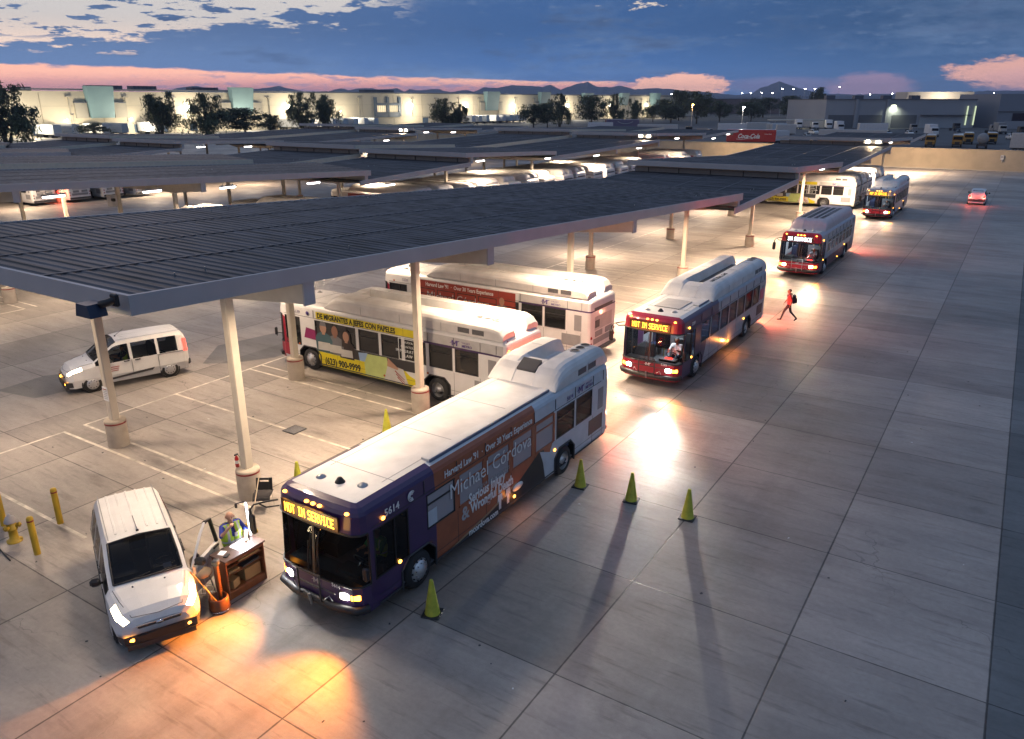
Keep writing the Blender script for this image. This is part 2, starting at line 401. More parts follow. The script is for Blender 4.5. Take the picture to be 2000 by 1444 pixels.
def sheet(name, x0, y0, x1, y1, z, mat):
    m = MB(); m.quad((x0, y0, z), (x1, y0, z), (x1, y1, z), (x0, y1, z), mat); return tag(m.build(name), kind='structure')
sheet('ground', -9000, -3000, 9000, 12000, -.35, DIRT)
sheet('truck_yard_ground', -262, 157.2, 90, 480, -.02, YARDG)
sheet('yard_pavement', -262, -30, 90, 157.2, 0, CONC)
sheet('truck_court_ground', -300, 60, -262.1, 700, -.01, pm('court_concrete', (.33, .31, .28), .7, var=.1, scale=.1))
sheet('drive_lane', U0+3*SU, -30, 90, 155.6, .004, LANE)
mk = MB(); m2 = MB()
def strip(m, x0, y0, x1, y1, w, mat, z=.006):
    d = V((x1-x0, y1-y0, 0)).normalized(); n = V((-d.y, d.x, 0))*w/2
    a, b = V((x0, y0, z)), V((x1, y1, z)); m.quad(a-n, b-n, b+n, a+n, mat)
LINE = pm('worn_white_line', (.58, .53, .45), .6, var=.45, scale=2.2)
STALL = []
ys = [12.45, 13.2, 16.9, 20.55, 21.2, 24.95, 28.75, 32.1, 32.85, 36.6, 40.35, 44.1, 47.65, 48.4, 52.0, 55.7, 59.3, 62.6, 63.3, 67, 70.8, 74.7, 78.7, 79.5, 83.2, 87, 90.7, 94.4, 98.2, 102, 105.7]
for xa, xb, xe in ((-26.95, -17.0, 1), (-57.6, -46., 1), (-73., -62., -1)):
    for y in ys: strip(mk, xa+.05, y, xb, y, .10, LINE)
strip(mk, -26.95, 13.15, -26.95, 105.7, .10, LINE); strip(mk, -26.95, -6, -26.95, 12.5, .10, LINE)
for y in (1.5, 5.2, 8.95): strip(mk, -26.9, y, -19.4, y, .1, LINE)
strip(mk, -46, 20.5, -46, 12, .1, LINE)
tag(mk.build('parking_lines'), kind='structure')
PATCH = concrete('asphalt_patch', (.17, .16, .15), joints=False, rough=.4)
pt = MB()
pt.poly([(-29.3, 19.9, .004), (-28.3, 20.6, .004), (-27.3, 22.2, .004), (-27.3, 25.6, .004), (-29.2, 25.9, .004), (-30.4, 24.8, .004), (-31.0, 22.0, .004)], PATCH)
pt.poly([(-33.4, 13.2, .004), (-31.2, 13.6, .004), (-30.6, 16.4, .004), (-32.4, 16.9, .004), (-33.6, 15.2, .004)], PATCH)
tag(pt.build('pavement_patch'), kind='structure')
gr = MB(); gr.box((-20.2, 17.0, .012), (.62, .62, .016), DARKG)
for i in range(7): gr.box((-20.42+i*.075, 17.0, .026), (.03, .54, .012), GREY)
tag(gr.build('drain_grate'), 'small square iron drain grate set in the slab under the first canopy', 'drain grate')

# perimeter wall
BLOCK = pm('block_wall', (.50, .42, .31), .85, var=.1, scale=.6, bump=.15, bscale=8)
wr = thing('perimeter_wall', 'long tan block wall closing off the far end of the bus yard', 'wall', (-30, 156.7, 0))
m = MB(); m.box((0, 0, 1.62), (230, .3, 3.24), BLOCK); m.build('wall_face', wr)
m = MB(); m.box((0, 0, 3.33), (230.2, .42, .18), pm('wall_cap', (.42, .36, .28), .8)); m.build('wall_cap', wr)
m = MB()
for i in range(24): m.box((-112+i*9.6, -.19, 1.6), (.5, .08, 3.2), BLOCK)
m.build('pilaster', wr)
m = MB(); m.box((-30, 155.75, .07), (230, .3, .14), pm('kerb_concrete', (.5, .46, .4), .8)); tag(m.build('kerb'), kind='structure')
m = MB(); m.box((0, 0, 0), (.5, .14, .75), WHITE, bev=.03); m.box((0, -.09, .1), (.3, .05, .2), GREY); m.box((.05, 0, -.55), (.1, .12, .4), WHITE)
o = m.build('meter_cabinet', None, (-3.3, 156.36, 2.2)); tag(o, 'small white cabinet fixed to the tan perimeter wall', 'cabinet')

# ---------------------------------------------------------------- canopies
DECK = pm('corrugated_deck', (.062, .060, .068), .6, .05, var=.9, scale=1.5, bump=.1, stretch=(.22, 3.2, 1))
LAP = pm('deck_lap_joint', (.10, .10, .11), .6)
POST = pm('post_paint', (.60, .54, .44), .5, var=.05)
CBASE = pm('post_base_concrete', (.42, .36, .29), .85, var=.12, bump=.2)
TAPE = pm('reflective_red_tape', (.25, .02, .02), .3)
LINES_Y = (12.9, 20.85, 32.4, 47.8, 62.6, 79.0, 95., 109., 127.5)
#        y0,   z0,   y1,   z1,  left-hand extra length, first line of beams
SECT = [('D', 8.33, 7.45, 48.3, 5.69, 7.0), ('R', 47.0, 4.95, 62.4, 5.48, 0), ('D', 61.6, 6.38, 79.0, 5.71, 7.0),
        ('R', 77.8, 5.15, 109.0, 5.83, 0), ('D', 108.0, 6.75, 128.6, 6.15, 6.0), ('R', 127.0, 5.72, 146., 6.1, 0)]
def ztop(y):
    for k, a, za, b, zb, e in SECT:
        if a <= y <= b: return za + (zb-za)*(y-a)/(b-a)
    return 6.
def canopy(name, label, halves, group=None):
    root = thing(name, label, 'canopy', (halves[0][0], 8.2, 0), 0, group)
    ox, oy = halves[0][0], 8.2
    for xr, xl, cols, dz in halves:
        for kind, y0, z0, y1, z1, ex in SECT:
            m = MB(); Ln = y1-y0; n = int(Ln/.33); prof = []
            for i in range(n):
                t = i/n; d = 1./n
                prof += [(t, 0.), (t+d*.55, 0.), (t+d*.66, .026), (t+d*.88, .026)]
            prof.append((1., 0.)); vs = []
            for t, h in prof:
                for q, x in ((0, xr), (.5, (xr+xl)/2), (1, xl)):
                    y = y0 + t*(Ln + ex*q); vs.append((x-ox, y-oy, dz + z0 + (z1-z0)*(t*(Ln+ex*q)/Ln) + h))
            fs = []
            for i in range(len(prof)-1):
                for q in (0, 1): a = i*3+q; fs.append((a, a+1, a+4, a+3)[::-1])
            m.add(vs, fs, DECK)
            # soffit
            e = (Ln+ex)/Ln; zl = z0+(z1-z0)*e
            m.quad((xr-ox, y0-oy, dz+z0-.14), (xl-ox, y0-oy, dz+z0-.14), (xl-ox, y1+ex-oy, dz+zl-.14), (xr-ox, y1-oy, dz+z1-.14), CREAM)
            m.build('roof_deck', root)
            fd = .36 if kind == 'D' else .34
            # edge fascias (sloping boards)
            def board(xa, ya, za, xb, yb, zb, th, dp, up=.05, mt=None):
                f = MB(); d = V((xb-xa, yb-ya, 0)).normalized(); nn = V((d.y, -d.x, 0))*th
                a = V((xa-ox, ya-oy, za)); b = V((xb-ox, yb-oy, zb)); U = V((0, 0, up)); D = V((0, 0, -dp))
                vs = [a+D, b+D, b+U, a+U, a+D+nn, b+D+nn, b+U+nn, a+U+nn]
                f.add(vs, [(0, 1, 2, 3)[::-1], (4, 5, 6, 7), (0, 4, 5, 1)[::-1], (3, 2, 6, 7)[::-1], (0, 3, 7, 4)[::-1], (1, 5, 6, 2)[::-1]], mt or FASC); f.build('fascia', root)
            board(xr, y0, dz+z0, xr, y1, dz+z1, .09, fd, mt=CREAM if dz else None)  # raised half: lighter cream paints in the light coming up through the gap
            board(xl, y1+ex, dz+zl, xl, y0, dz+z0, .09, fd)
            for q in (.25, .5, .75):
                xq = xr+(xl-xr)*q; board(xq, y0+.02, dz+z0+.012, xq, y1+ex*q-.02, dz+z0+(z1-z0)*(Ln+ex*q)/Ln+.012, .09, .0, up=.024, mt=LAP)
            if kind == 'D':
                board(xl-.09, y0, dz+z0, xr+.09, y0, dz+z0, .09, fd)
                if y0 > 20:      # recessed upstand below the high end
                    f = MB(); f.box(((xr+xl)/2-ox, y0+.8-oy, dz+z0-.95), (xr-xl-.5, .18, .9), GREY)
                    for i in range(5): f.box((xl+1.5+i*(xr-xl-3)/4-ox, y0+.68-oy, dz+z0-.95), (.05, .06, .9), DARKG)
                    f.build('upstand', root)
        for y in LINES_Y[:8] if dz else LINES_Y:
            zt = ztop(y)+dz - .16; dep = .98; m = MB()
            if y in (47.8, 79.0): zt = ztop(y-.3)+dz-.16
            # tapered cantilever beam
            xs = [xr-.02, cols[0]+.3, cols[-1]-.3, xl+.3]; bot = [.74, dep, dep, .4]
            for dy in (-.16, .16): pass
            vs = []
            for x, bt in zip(xs, bot): vs += [(x-ox, y-.16-oy, zt), (x-ox, y+.16-oy, zt), (x-ox, y+.16-oy, zt-bt), (x-ox, y-.16-oy, zt-bt)]
            fs = [(0, 1, 2, 3)[::-1], (12, 13, 14, 15)]
            for i in range(3):
                for k in range(4): fs.append((i*4+k, i*4+(k+1) % 4, i*4+4+(k+1) % 4, i*4+4+k))
            m.add(vs, fs, CREAM); m.box((xr+.0-ox, y-oy, zt-.38), (.05, .36, .80), FASC); m.build('beam', root)
            for cx in cols:
                c = MB(); h = zt-dep; c.box((cx-ox, y-oy, h/2+.2), (.24, .28, h-.4), POST, bev=.03)
                c.box((cx-ox, y-oy, h-.02), (.42, .42, .04), POST); co = c.build('post', root)
                b = MB(); T = Matrix.Translation((cx-ox, y-oy, 0))
                b.lathe([(.345, 0), (.345, .90), (.33, .95), (0, .96)], CBASE, 20, T); b.lathe([(.35, .82), (.35, .87)], TAPE, 20, T)
                b.build('concrete_base', co)
    return root
CAN1 = canopy('bus_canopy', 'nearest bus canopy, its ribbed dark roof running from the left edge to the far wall', [(-14.3, -28., (-17.55, -24.3), 0)], 'parking canopies')
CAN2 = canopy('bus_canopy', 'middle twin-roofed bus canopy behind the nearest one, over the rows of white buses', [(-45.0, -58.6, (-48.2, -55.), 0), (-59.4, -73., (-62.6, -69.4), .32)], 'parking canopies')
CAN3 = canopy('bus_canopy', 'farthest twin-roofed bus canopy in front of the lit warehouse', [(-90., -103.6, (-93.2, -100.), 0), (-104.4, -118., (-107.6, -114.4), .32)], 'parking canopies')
# lights hung under the canopy edges; every fixture carries its own lamp
WARM = (1., .745, .515)
def fixture_mesh():
    m = MB(); m.box((0, 0, 0), (.30, 1.25, .09), WHITE, bev=.02); return m
fx0 = None
def canopy_light(x, y, dz, power, label, group, drop=0.):
    global fx0
    z = ztop(y) + dz - .50 - drop
    if fx0 is None:
        fx0 = thing('canopy_light', label, 'light', (x, y, z), 0, group); fixture_mesh().build('housing', fx0)
        t = MB(); t.box((0, 0, -.095), (.26, 1.15, .11), E_TUBE, bev=.03); t.build('tube', fx0)
        h = MB(); h.tube([(0, -.4, .04), (0, -.4, .6)], .02, STEEL, 6); h.tube([(0, .4, .04), (0, .4, .6)], .02, STEEL, 6); h.build('hanger', fx0)
        kids_of(fx0); r = fx0
    else: r = dup(fx0, (x, y, z), 0, label, group)
    lamp('AREA', 'canopy_lamp', (0, 0, -.17), power, WARM, r, .3, 1.1, rot=(0, 0, 0)).data.spread = radians(150)
    return r
ordn = ['first', 'second', 'third', 'fourth', 'fifth', 'sixth', 'seventh', 'eighth', 'ninth', 'tenth', 'eleventh', 'twelfth', 'thirteenth']
for i, y in enumerate((10.6, 15.3, 23., 29., 35.6, 44.2, 55., 66., 77., 88., 101., 118., 136.)):
    canopy_light(-15.6, y, 0, (190 if y < 12 else 640 if y < 32 else 1180), f'{ordn[i]} tube light from the near end along the right edge of the nearest canopy', 'tube lights of the nearest canopy')
for i, y in enumerate((11., 20., 29., 39., 52., 66., 80., 95.)):
    canopy_light(-26.9, y, 0, 330 if y < 30 else 600, f'{ordn[i]} tube light from the near end along the left edge of the nearest canopy', 'tube lights of the nearest canopy')
for i, y in enumerate((10.5, 17., 23., 29., 34.6, 42.4, 51., 64.6, 78., 90., 103., 117., 134.)):
    canopy_light(-45.4, y, 0, 800 if y > 31 else 280, f'{ordn[i]} tube light from the near end along the right edge of the middle canopy', 'tube lights of the middle canopy', .16)
for i, y in enumerate((38., 56., 74., 92.)):  # inner row added to brighten the dark buses beneath
    canopy_light(-52., y, 0, 420, f'{ordn[i]} added tube light from the near end over the bus row under the middle canopy', 'tube lights of the middle canopy')
for i, y in enumerate((30., 55., 85., 110.)):
    canopy_light(-61., y, .3, 900, f'{ordn[i]} tube light from the near end in the middle of the twin-roofed middle canopy', 'tube lights of the middle canopy')
for i, y in enumerate((42.5, 58., 65.5, 73., 89., 95.6, 101.4, 112., 120.)):
    canopy_light(-90.4, y, 0, 700, f'{ordn[i]} tube light from the near end along the right edge of the farthest canopy', 'tube lights of the farthest canopy', .16)
for i, (x, y) in enumerate(((-15.6, 143.5), (-27., 143.5), (-46, 143.5), (-60, 143.5))):
    canopy_light(x, y, 0, 2200, f'tube light under the far end of a canopy by the perimeter wall, {("rightmost", "second from right", "third from right", "fourth from right")[i]}', 'tube lights by the perimeter wall')
# twin flood lights at the far ends
def twin(x, y, z, label, power):
    r = thing('flood_light', label, 'light', (x, y, z))
    m = MB(); m.box((0, 0, 0), (2.2, .25, .5), CREAM, bev=.04); m.build('housing', r)
    for dx in (-.6, .6):
        q = MB(); q.box((dx, -.16, .02), (.42, .1, .3), E_FLOOD, bev=.04); q.build('lens', r)
    lamp('SPOT', 'flood_lamp', (0, -.35, -.1), power, (1., .68, .38), r, to=(0, -3.2, -3), angle=150, blend=.9, rad=.3)
    return r
twin(-16.2, 107.6, 6.35, 'pair of bright lamps at the far raised end of the nearest canopy', 2600)
twin(-46.6, 107.6, 6.35, 'pair of bright lamps at the far raised end of the middle canopy', 2200)
twin(-91.8, 107.6, 6.35, 'pair of bright lamps at the far raised end of the farthest canopy', 2200)
for i, (x, lab) in enumerate(((-15.5, 'rightmost added flood head turned to the perimeter wall'), (-45.8, 'middle added flood head turned to the perimeter wall'), (-91.2, 'leftmost added flood head turned to the perimeter wall'))):  # unseen flood heads, added to brighten the perimeter wall
    r = thing('added_wall_flood', lab, 'light', (x, 144.8, 5.45)); m = MB(); m.box((0, 0, 0), (.5, .3, .35), DARKG, bev=.04); m.box((0, .16, 0), (.4, .03, .26), E_WARM); m.build('lamp_head', r)
    lamp('SPOT', 'added_wall_flood_lamp', (.1, .3, -.05), 5000, (1., .68, .40), r, to=(4, 12, -4), angle=165, blend=.8, rad=.3)
# floodlight hood on the near end of the first canopy
r = thing('wall_pack_lamp', 'dark blue hooded lamp on the near end of the nearest canopy', 'lamp', (-14.34, 8.06, 7.36)); r.scale = (.85,)*3
NAVY = pm('navy_hood', (.02, .035, .07), .4)
m = MB(); T = Matrix.Rotation(0, 4, 'Z')
m.prism([(-.30, -.18), (.30, -.18), (.22, .12), (-.22, .12)], 0, .42, NAVY, Matrix(((1, 0, 0, -.55), (0, 0, -1, -.10), (0, 1, 0, -.1), (0, 0, 0, 1)))); m.build('hood', r)
m = MB(); m.box((-.55, -.3, -.285), (.44, .3, .02), E_WARM); m.build('lens', r)
m = MB(); m.tube([(-.3, -.2, 0), (-.1, -.16, .05), (0, -.02, .1)], .09, BLACK, 10); m.box((0, -.03, .1), (.26, .1, .3), BLACK, bev=.03); m.build('arm', r)
lamp('SPOT', 'hood_lamp', (-.55, -.3, -.32), 160, (1., .74, .5), r, to=(-1.2, -1.2, -6), angle=140, blend=.9, rad=.15)
# ---------------------------------------------------------------- buses (local: nose at y=0 looking to -y, driver's side is +x)
def arc_tri(m, x, yc, w, mat):
    for s in (-1, 1):
        a = [(x, yc+s*w, 1.06), (x, yc+s*(w-.27), 1.06), (x, yc+s*w, .80)]
        m.poly(a if (s < 0) == (x > 0) else a[::-1], mat)
def wheel_part(parent, x, y, side, dual=False, rimmat=None):
    T = Matrix.Translation((x, y, .49)) @ Matrix.Rotation(radians(90)*side, 4, 'Y')   # lathe z -> outward
    w = MB(); w.lathe([(.30, .02), (.44, .0), (.48, -.05), (.49, -.16), (.48, -.27), (.44, -.31)], RUBBER, 28, T)
    wo = w.build('wheel', parent)
    r = MB(); rm = rimmat or ALU
    if dual: pr = [(.30, .0), (.29, -.04), (.255, -.16), (.15, -.17), (.13, -.10), (.12, -.03), (0, -.02)]
    else: pr = [(.30, .0), (.285, .01), (.27, -.02), (.24, .045), (.16, .07), (.12, .11), (0, .12)]
    r.lathe(pr, rm, 28, T)
    for k in range(10):
        a = 2*pi*k/10; q = .20; h = -.165 if dual else .062
        r.tube([T @ V((q*cos(a), q*sin(a), h)), T @ V((q*cos(a), q*sin(a), h+.03))], .014, CHROME, 6)
        if not dual:
            q = .255; r.tube([T @ V((q*cos(a+.3), q*sin(a+.3), .0)), T @ V((q*cos(a+.3), q*sin(a+.3), .03))], .026, BLACK, 6)
    r.build('rim', wo)
    return wo
def make_bus(name, label, loc, rz, o, group=None, cat='bus'):
    """o: options – paint(region, y, z) -> material; glass; pods; lights; sign; interior..."""
    root = thing(name, label, cat, loc, rz, group)
    Lb = o.get('L', 12.2); ax = o.get('ax', (2.15, 9.1)); paint = o['paint']; hw = 1.29
    gl = o.get('glass', GLASSD); far = o.get('far', False)
    wins = o.get('wins', [(2.95+i*1.16, 4.02+i*1.16) for i in range(3)] + [(6.43, 7.5), (7.59, 8.66), (8.75, 9.75), (9.83, 10.8)])
    drv = o.get('drv', (.62, 1.78)); AW = .63
    zl = [.33, .50, .80, 1.06, 1.40, 2.32, 2.38, 2.74, 2.82, 2.90, 2.955]
    ins = [.03, 0, 0, 0, 0, 0, .01, .035, .07, .15, .30]
    WB, WT = 4, 5            # window rows: zl[4]..zl[5]; windscreen zl[3]..zl[5]
    ysl = sorted(set([.46, *drv, *o.get('cuts', ()), Lb-.14] + [v for w in wins for v in w] + [a+s*AW for a in ax for s in (-1, 1)]))
    ysr = sorted(set([.46, .62, 1.78, *o.get('cuts', ()), Lb-.14] + [v for w in wins for v in w] + [a+s*AW for a in ax for s in (-1, 1)]), reverse=True)
    per = [(hw, y, 'L') for y in ysl] + [(hw-.05, Lb-.03, 'B'), (1.15, Lb, 'B'), (.7, Lb, 'B'), (-.7, Lb, 'B'), (-1.15, Lb, 'B'), (-hw+.05, Lb-.03, 'R')] + \
          [(-hw, y, 'R') for y in ysr] + [(-1.24, .24, 'F'), (-1.08, .09, 'F'), (-.62, .02, 'F'), (-.04, 0, 'F'), (.04, 0, 'F'), (.62, .02, 'F'), (1.08, .09, 'F'), (1.24, .24, 'L0')]
    n = len(per)
    def pt(i, j, off=0.):
        x, y, t = per[i % n]; z = zl[j]; q = ins[j] + off
        fx = x*(1-q/hw); fy = y
        if y < .5: fy = y + q*(1-y/.5) + max(0, z-1.06)*.075*(1-y/.46)
        elif y > Lb-.5: fy = y - q*(y-(Lb-.5))/.5
        return (fx, fy, z)
    body = MB(); ws = MB(); cells = {}
    for i in range(n):
        a, b = per[i], per[(i+1) % n]; ym = (a[1]+b[1])/2; xm = (a[0]+b[0])/2
        reg = 'L' if (a[2] == 'L' and b[2] == 'L') else 'R' if (a[2] in 'R' and b[2] == 'R' and abs(a[0]) == hw) else 'B' if ym > Lb-.2 else 'F'
        arch = reg in 'LR' and any(abs(ym-q) < AW for q in ax)
        for j in range(len(zl)-1):
            zm = (zl[j]+zl[j+1])/2; q = [pt(i, j), pt(i+1, j), pt(i+1, j+1), pt(i, j+1)]
            if arch and j < 3: continue
            if reg == 'F' and 3 <= j < 5: cells.setdefault('ws', []).append((i, j)); continue
            if reg in 'LR' and j == 4:
                k = next((w for w in wins if w[0]-.01 < ym < w[1]+.01), None)
                if k: cells.setdefault((reg, k), []).append((i, j)); continue
            if reg == 'L' and 3 <= j < 5 and drv[0] < ym < drv[1]: cells.setdefault(('L', 'drv'), []).append((i, j)); continue
            if reg == 'R' and 1 <= j < 5 and .62 < ym < 1.78: cells.setdefault(('R', 'door'), []).append((i, j)); continue
            mt = paint(reg, ym, zm, xm); body.add(q, [(0, 1, 2, 3)], mt, reg in 'F')
    for x in (hw, -hw):
        for y in ax: arc_tri(body, x, y, AW, paint('L' if x > 0 else 'R', y, .9, x))
    body.add([pt(i, len(zl)-1) for i in range(n)], [tuple(range(n))], ROOFW)
    body.add([pt(i, 0) for i in range(n)], [tuple(reversed(range(n)))], DARKG)
    body.box((0, Lb/2, .345), (2.3, Lb-.6, .05), BLACK)
    bo = body.build('body', root)
    if not far:      # panel seams, rub rail, rivet lines
        m = MB()
        for sd in (1, -1):
            for y in [w[0]-.06 for w in wins] + [wins[-1][1]+.08, Lb-.45]:
                if not any(abs(y-q) < AW+.05 for q in ax): m.box((sd*(hw+.001), y, .85), (.006, .012, 1.0), DARKG)
                m.box((sd*(hw-.006), y, 2.56), (.02, .010, .34), DARKG)
            for y0, y1 in ((.7, ax[0]-AW), (ax[0]+AW, ax[1]-AW), (ax[1]+AW, Lb-.3)):
                m.box((sd*(hw+.004), (y0+y1)/2, .40), (.014, y1-y0, .05), DARKG); m.box((sd*(hw+.002), (y0+y1)/2, .62), (.008, y1-y0, .010), DARKG)
            m.box((sd*(hw-.008), Lb/2, 2.385), (.02, Lb-1.2, .012), DARKG)
        for x in (-.8, .8): m.box((x, 5.5, 2.957), (.012, 8, .006), GREY)
        for y in (1.7, 4.2, 6.7): m.box((0, y, 2.957), (2., .012, .006), GREY)
        m.build('panel_seam', root)
    # wheel wells and arch trims
    for sd in (1, -1):
        for y in ax:
            w = MB(); x = sd*(hw-.02); xi = sd*.78
            q = [(y-AW, .3), (y-AW, .80), (y-AW+.27, 1.06), (y+AW-.27, 1.06), (y+AW, .80), (y+AW, .3)]
            for a, b in zip(q, q[1:]): w.quad((x, a[0], a[1]), (xi, a[0], a[1]), (xi, b[0], b[1]), (x, b[0], b[1]), BLACK)
            w.poly([(xi, a, b) for a, b in q], BLACK)
            if not far:
                for a, b in zip(q, q[1:]):
                    w.tube([(sd*(hw+.008), a[0], a[1]), (sd*(hw+.008), b[0], b[1])], .028, DARKG, 5)
            w.build('wheel_arch', root)
            if not (far and sd < 0): wheel_part(root, sd*(hw-.02), y, sd, y > 6)
    # glazing
    wbar = o.get('bars', True)
    for k, cl in cells.items():
        m = MB()
        if k == 'ws':
            for i, j in cl:
                q = [pt(i, j, .015), pt(i+1, j, .015), pt(i+1, j+1, .015), pt(i, j+1, .015)]
                m.add(q, [(0, 1, 2, 3)], o.get('wsglass', gl), True)
            ids = sorted(set(i for i, j in cl))
            for j, tt in ((3, .03), (5, .03)):
                pts = [pt(i, j, .004) for i in ids] + [pt(ids[-1]+1, j, .004)]; m.tube(pts, tt, BLACK, 5)
            for i in (ids[0], ids[-1]+1): m.tube([pt(i, 3, .004), pt(i, 5, .004)], .03, BLACK, 5)
            ic = next(i for i in ids if abs(per[i][0]+.04) < .01); m.add([pt(ic, 3, 0), pt(ic+1, 3, 0), pt(ic+1, 5, 0), pt(ic, 5, 0)], [(0, 1, 2, 3)], BLACK)
            m.build('windscreen', root); continue
        reg, w = k; sx = 1 if reg == 'L' else -1
        y0 = min(min(per[i][1], per[(i+1) % n][1]) for i, j in cl); y1 = max(max(per[i][1], per[(i+1) % n][1]) for i, j in cl)
        z0, z1 = zl[min(j for i, j in cl)], zl[max(j for i, j in cl)+1]; x = sx*(hw-.018)
        g = o.get('drvglass', gl) if w == 'drv' else (o['wglass'](w[0]) if 'wglass' in o and w != 'door' else gl)
        q = [(x, y0, z0), (x, y1, z0), (x, y1, z1), (x, y0, z1)]
        m.poly(q if sx > 0 else q[::-1], g)
        fm = o['frame'](w[0]) if 'frame' in o and w not in ('drv', 'door') else BLACK
        xf = sx*(hw-.004); t = .035
        for a, b, c, d in ((y0, z0, y1, z0+t), (y0, z1-t, y1, z1), (y0, z0, y0+t, z1), (y1-t, z0, y1, z1)):
            m.box((xf, (a+c)/2, (b+d)/2), (.024, abs(c-a), d-b), fm)
        if w == 'door':
            ymid = (y0+y1)/2; m.box((xf, ymid, (z0+z1)/2), (.03, .12, z1-z0), BLACK); m.box((xf, ymid, z0+.15), (.03, y1-y0, .25), BLACK)
        elif wbar and w != 'drv': m.box((xf, (y0+y1)/2, z0+(z1-z0)*.70), (.03, y1-y0-.06, .035), fm)
        elif w == 'drv': m.box((xf, (y0+y1)/2+.1, (z0+z1)/2), (.03, .03, z1-z0), BLACK)
        m.build('passenger_door' if w == 'door' else 'window', root)
    # roof equipment
    pod = o.get('pod')
    if pod:
        p0, p1, ph = pod['y0'], pod['y1'], pod['h']
        st3 = [(p0, .03, 0), (p0+.10, .25*ph, 0), (p0+.28, .56*ph, 0), (p0+.5, .82*ph, .08), (p0+.78, .96*ph, .2), (p0+1.1, ph, .22), (p0+1.14, ph, 1), (p1-.75, ph, 1), (p1-.38, .94*ph, 1), (p1-.15, .80*ph, 1), (p1, .42*ph, .6)]
        st = [(a, b) for a, b, c in st3]
        m = MB(); vs = []
        def prof(h, deep):
            v = max(.02, h-deep); s = pod.get('w', 1.22)
            return [(s, 0), (s, h*.5), (s-.03, h*.68), (s-.09, h*.84), (s-.19, h*.95), (s-.32, h), (.46, h), (.36, v+.03), (.33, v), (-.33, v), (-.36, v+.03), (-.46, h), (-s+.32, h), (-s+.19, h*.95), (-s+.09, h*.84), (-s+.03, h*.68), (-s, h*.5), (-s, 0)]
        dp = pod.get('deep', .42); zr = 2.90
        rows = [prof(h, max(.02, dp*c) if pod.get('twin', True) else .02) for y, h, c in st3]
        np_ = len(rows[0])
        for (y, h), r in zip(st, rows): vs += [(x, y, zr+z) for x, z in r]
        fs = []
        for a in range(len(st)-1):
            for b in range(np_-1): fs.append((a*np_+b, a*np_+np_+b, a*np_+np_+b+1, a*np_+b+1)[::-1])
        fs.append(tuple(range(np_))); fs.append(tuple(reversed(range((len(st)-1)*np_, len(st)*np_))))
        m.add(vs, fs, pod.get('mat', ROOFW)); po = m.build('roof_pod', root)
        if pod.get('seams', not far):
            q = MB(); y = p0+2.1
            while y < p1-1.2:
                for sx in (1, -1): q.box((sx*(pod.get('w', 1.22)-.0), y, zr+ph*.28), (.012, .014, ph*.5), GREY); q.box((sx*.68, y, zr+ph+.001), (.4, .014, .008), GREY)
                y += 2.05
            if pod.get('fans', True):
                for k in range(3):
                    T = Matrix.Translation((.72, p1-1.35+k*.36, zr+ph)); q.lathe([(.165, .0), (.165, .018), (.14, .02), (.13, .006), (0, .004)], BLACK, 18, T, mats=[LTGREY, LTGREY, BLACK, BLACK])
                for k in range(2):
                    q.box((pod.get('w', 1.22)+.004, p1-1.75+k*.66, zr+ph*.30), (.012, .52, .19), DARKG)
                    for z in range(5): q.box((pod.get('w', 1.22)+.011, p1-1.75+k*.66, zr+ph*.30-.075+z*.037), (.008, .5, .010), GREY)
            q.build('vent', po)
        if pod.get('hatch'):
            q = MB(); y = p0+.46; q.add([(-.33, y-.16, zr+ph*.66), (.33, y-.16, zr+ph*.66), (.33, y+.26, zr+ph*1.0), (-.33, y+.26, zr+ph*1.0), (-.33, y-.16, zr+ph*.5), (.33, y-.16, zr+ph*.5), (.33, y+.26, zr+ph*.85), (-.33, y+.26, zr+ph*.85)], [(0, 1, 2, 3), (0, 4, 5, 1), (1, 5, 6, 2), (2, 6, 7, 3), (3, 7, 4, 0)], DARKG); q.build('hatch', po)
        if pod.get('louvre'):
            q = MB(); q.box((0, (p0+p1)/2+.3, zr+ph-dp+.03), (.6, p1-p0-2.6, .05), pm('brown_louvre', (.09, .07, .06), .6)); q.build('louvre', po)
    if 'extra' in o: o['extra'](root)
    if not o.get('norail'):
        m = MB(); y1 = (pod['y0'] if pod else 9)-.1
        if o.get('rail'): m.box((.92, (o['rail']+y1)/2, 2.985), (.26, y1-o['rail'], .07), ROOFW, bev=.015); m.box((1.06, (o['rail']+y1)/2, 2.975), (.03, y1-o['rail'], .075), pm('blue_grey_rail', (.1, .13, .2), .4)); m.build('roof_rail', root)
    # small roof fittings
    if not far:
        for x, y, h in ((.55, 1.15, .05), (0, 1.0, .10), (-.55, .95, .05)):
            m = MB(); m.lathe([(.12, 2.955), (.12, 2.965), (.05, 2.97+h), (0, 2.985+h)], STEEL if h < .08 else BLACK, 14, Matrix.Translation((x, y, 0))); m.build('roof_antenna', root)
    # headlamps, indicators, bumper, rear lamps
    on = o.get('lights', True)
    for sx in (1, -1):
        m = MB(); h = o.get('head', E_WHITE) if on else CLEARL
        yh = -.045
        m.box((sx*.86, .07, .80), (.24, .09, .17), h, rz=sx*.22, bev=.03); m.box((sx*.86, .10, .80), (.34, .09, .24), BLACK, rz=sx*.22)
        m.build('headlight', root)
        if on and o.get('beam'): lamp('SPOT', 'headlight_lamp', (sx*.86, -.08, .80), o['beam'], o.get('beamc', (1., .93, .82)), root, to=(sx*1.0, -9, -.35), angle=78, blend=.85, rad=.07)
        if on and o.get('far_beam') and sx > 0: lamp('SPOT', 'headlight_far_lamp', (sx*.86, -.09, .80), o['far_beam'], o.get('beamc', (1., .93, .82)), root, to=(sx*.86+2.7, -10, .80+.5), angle=44, blend=1., rad=.07)
        m = MB(); im = E_AMBER if on and (sx > 0 or not o.get('oneturn')) else OFFL
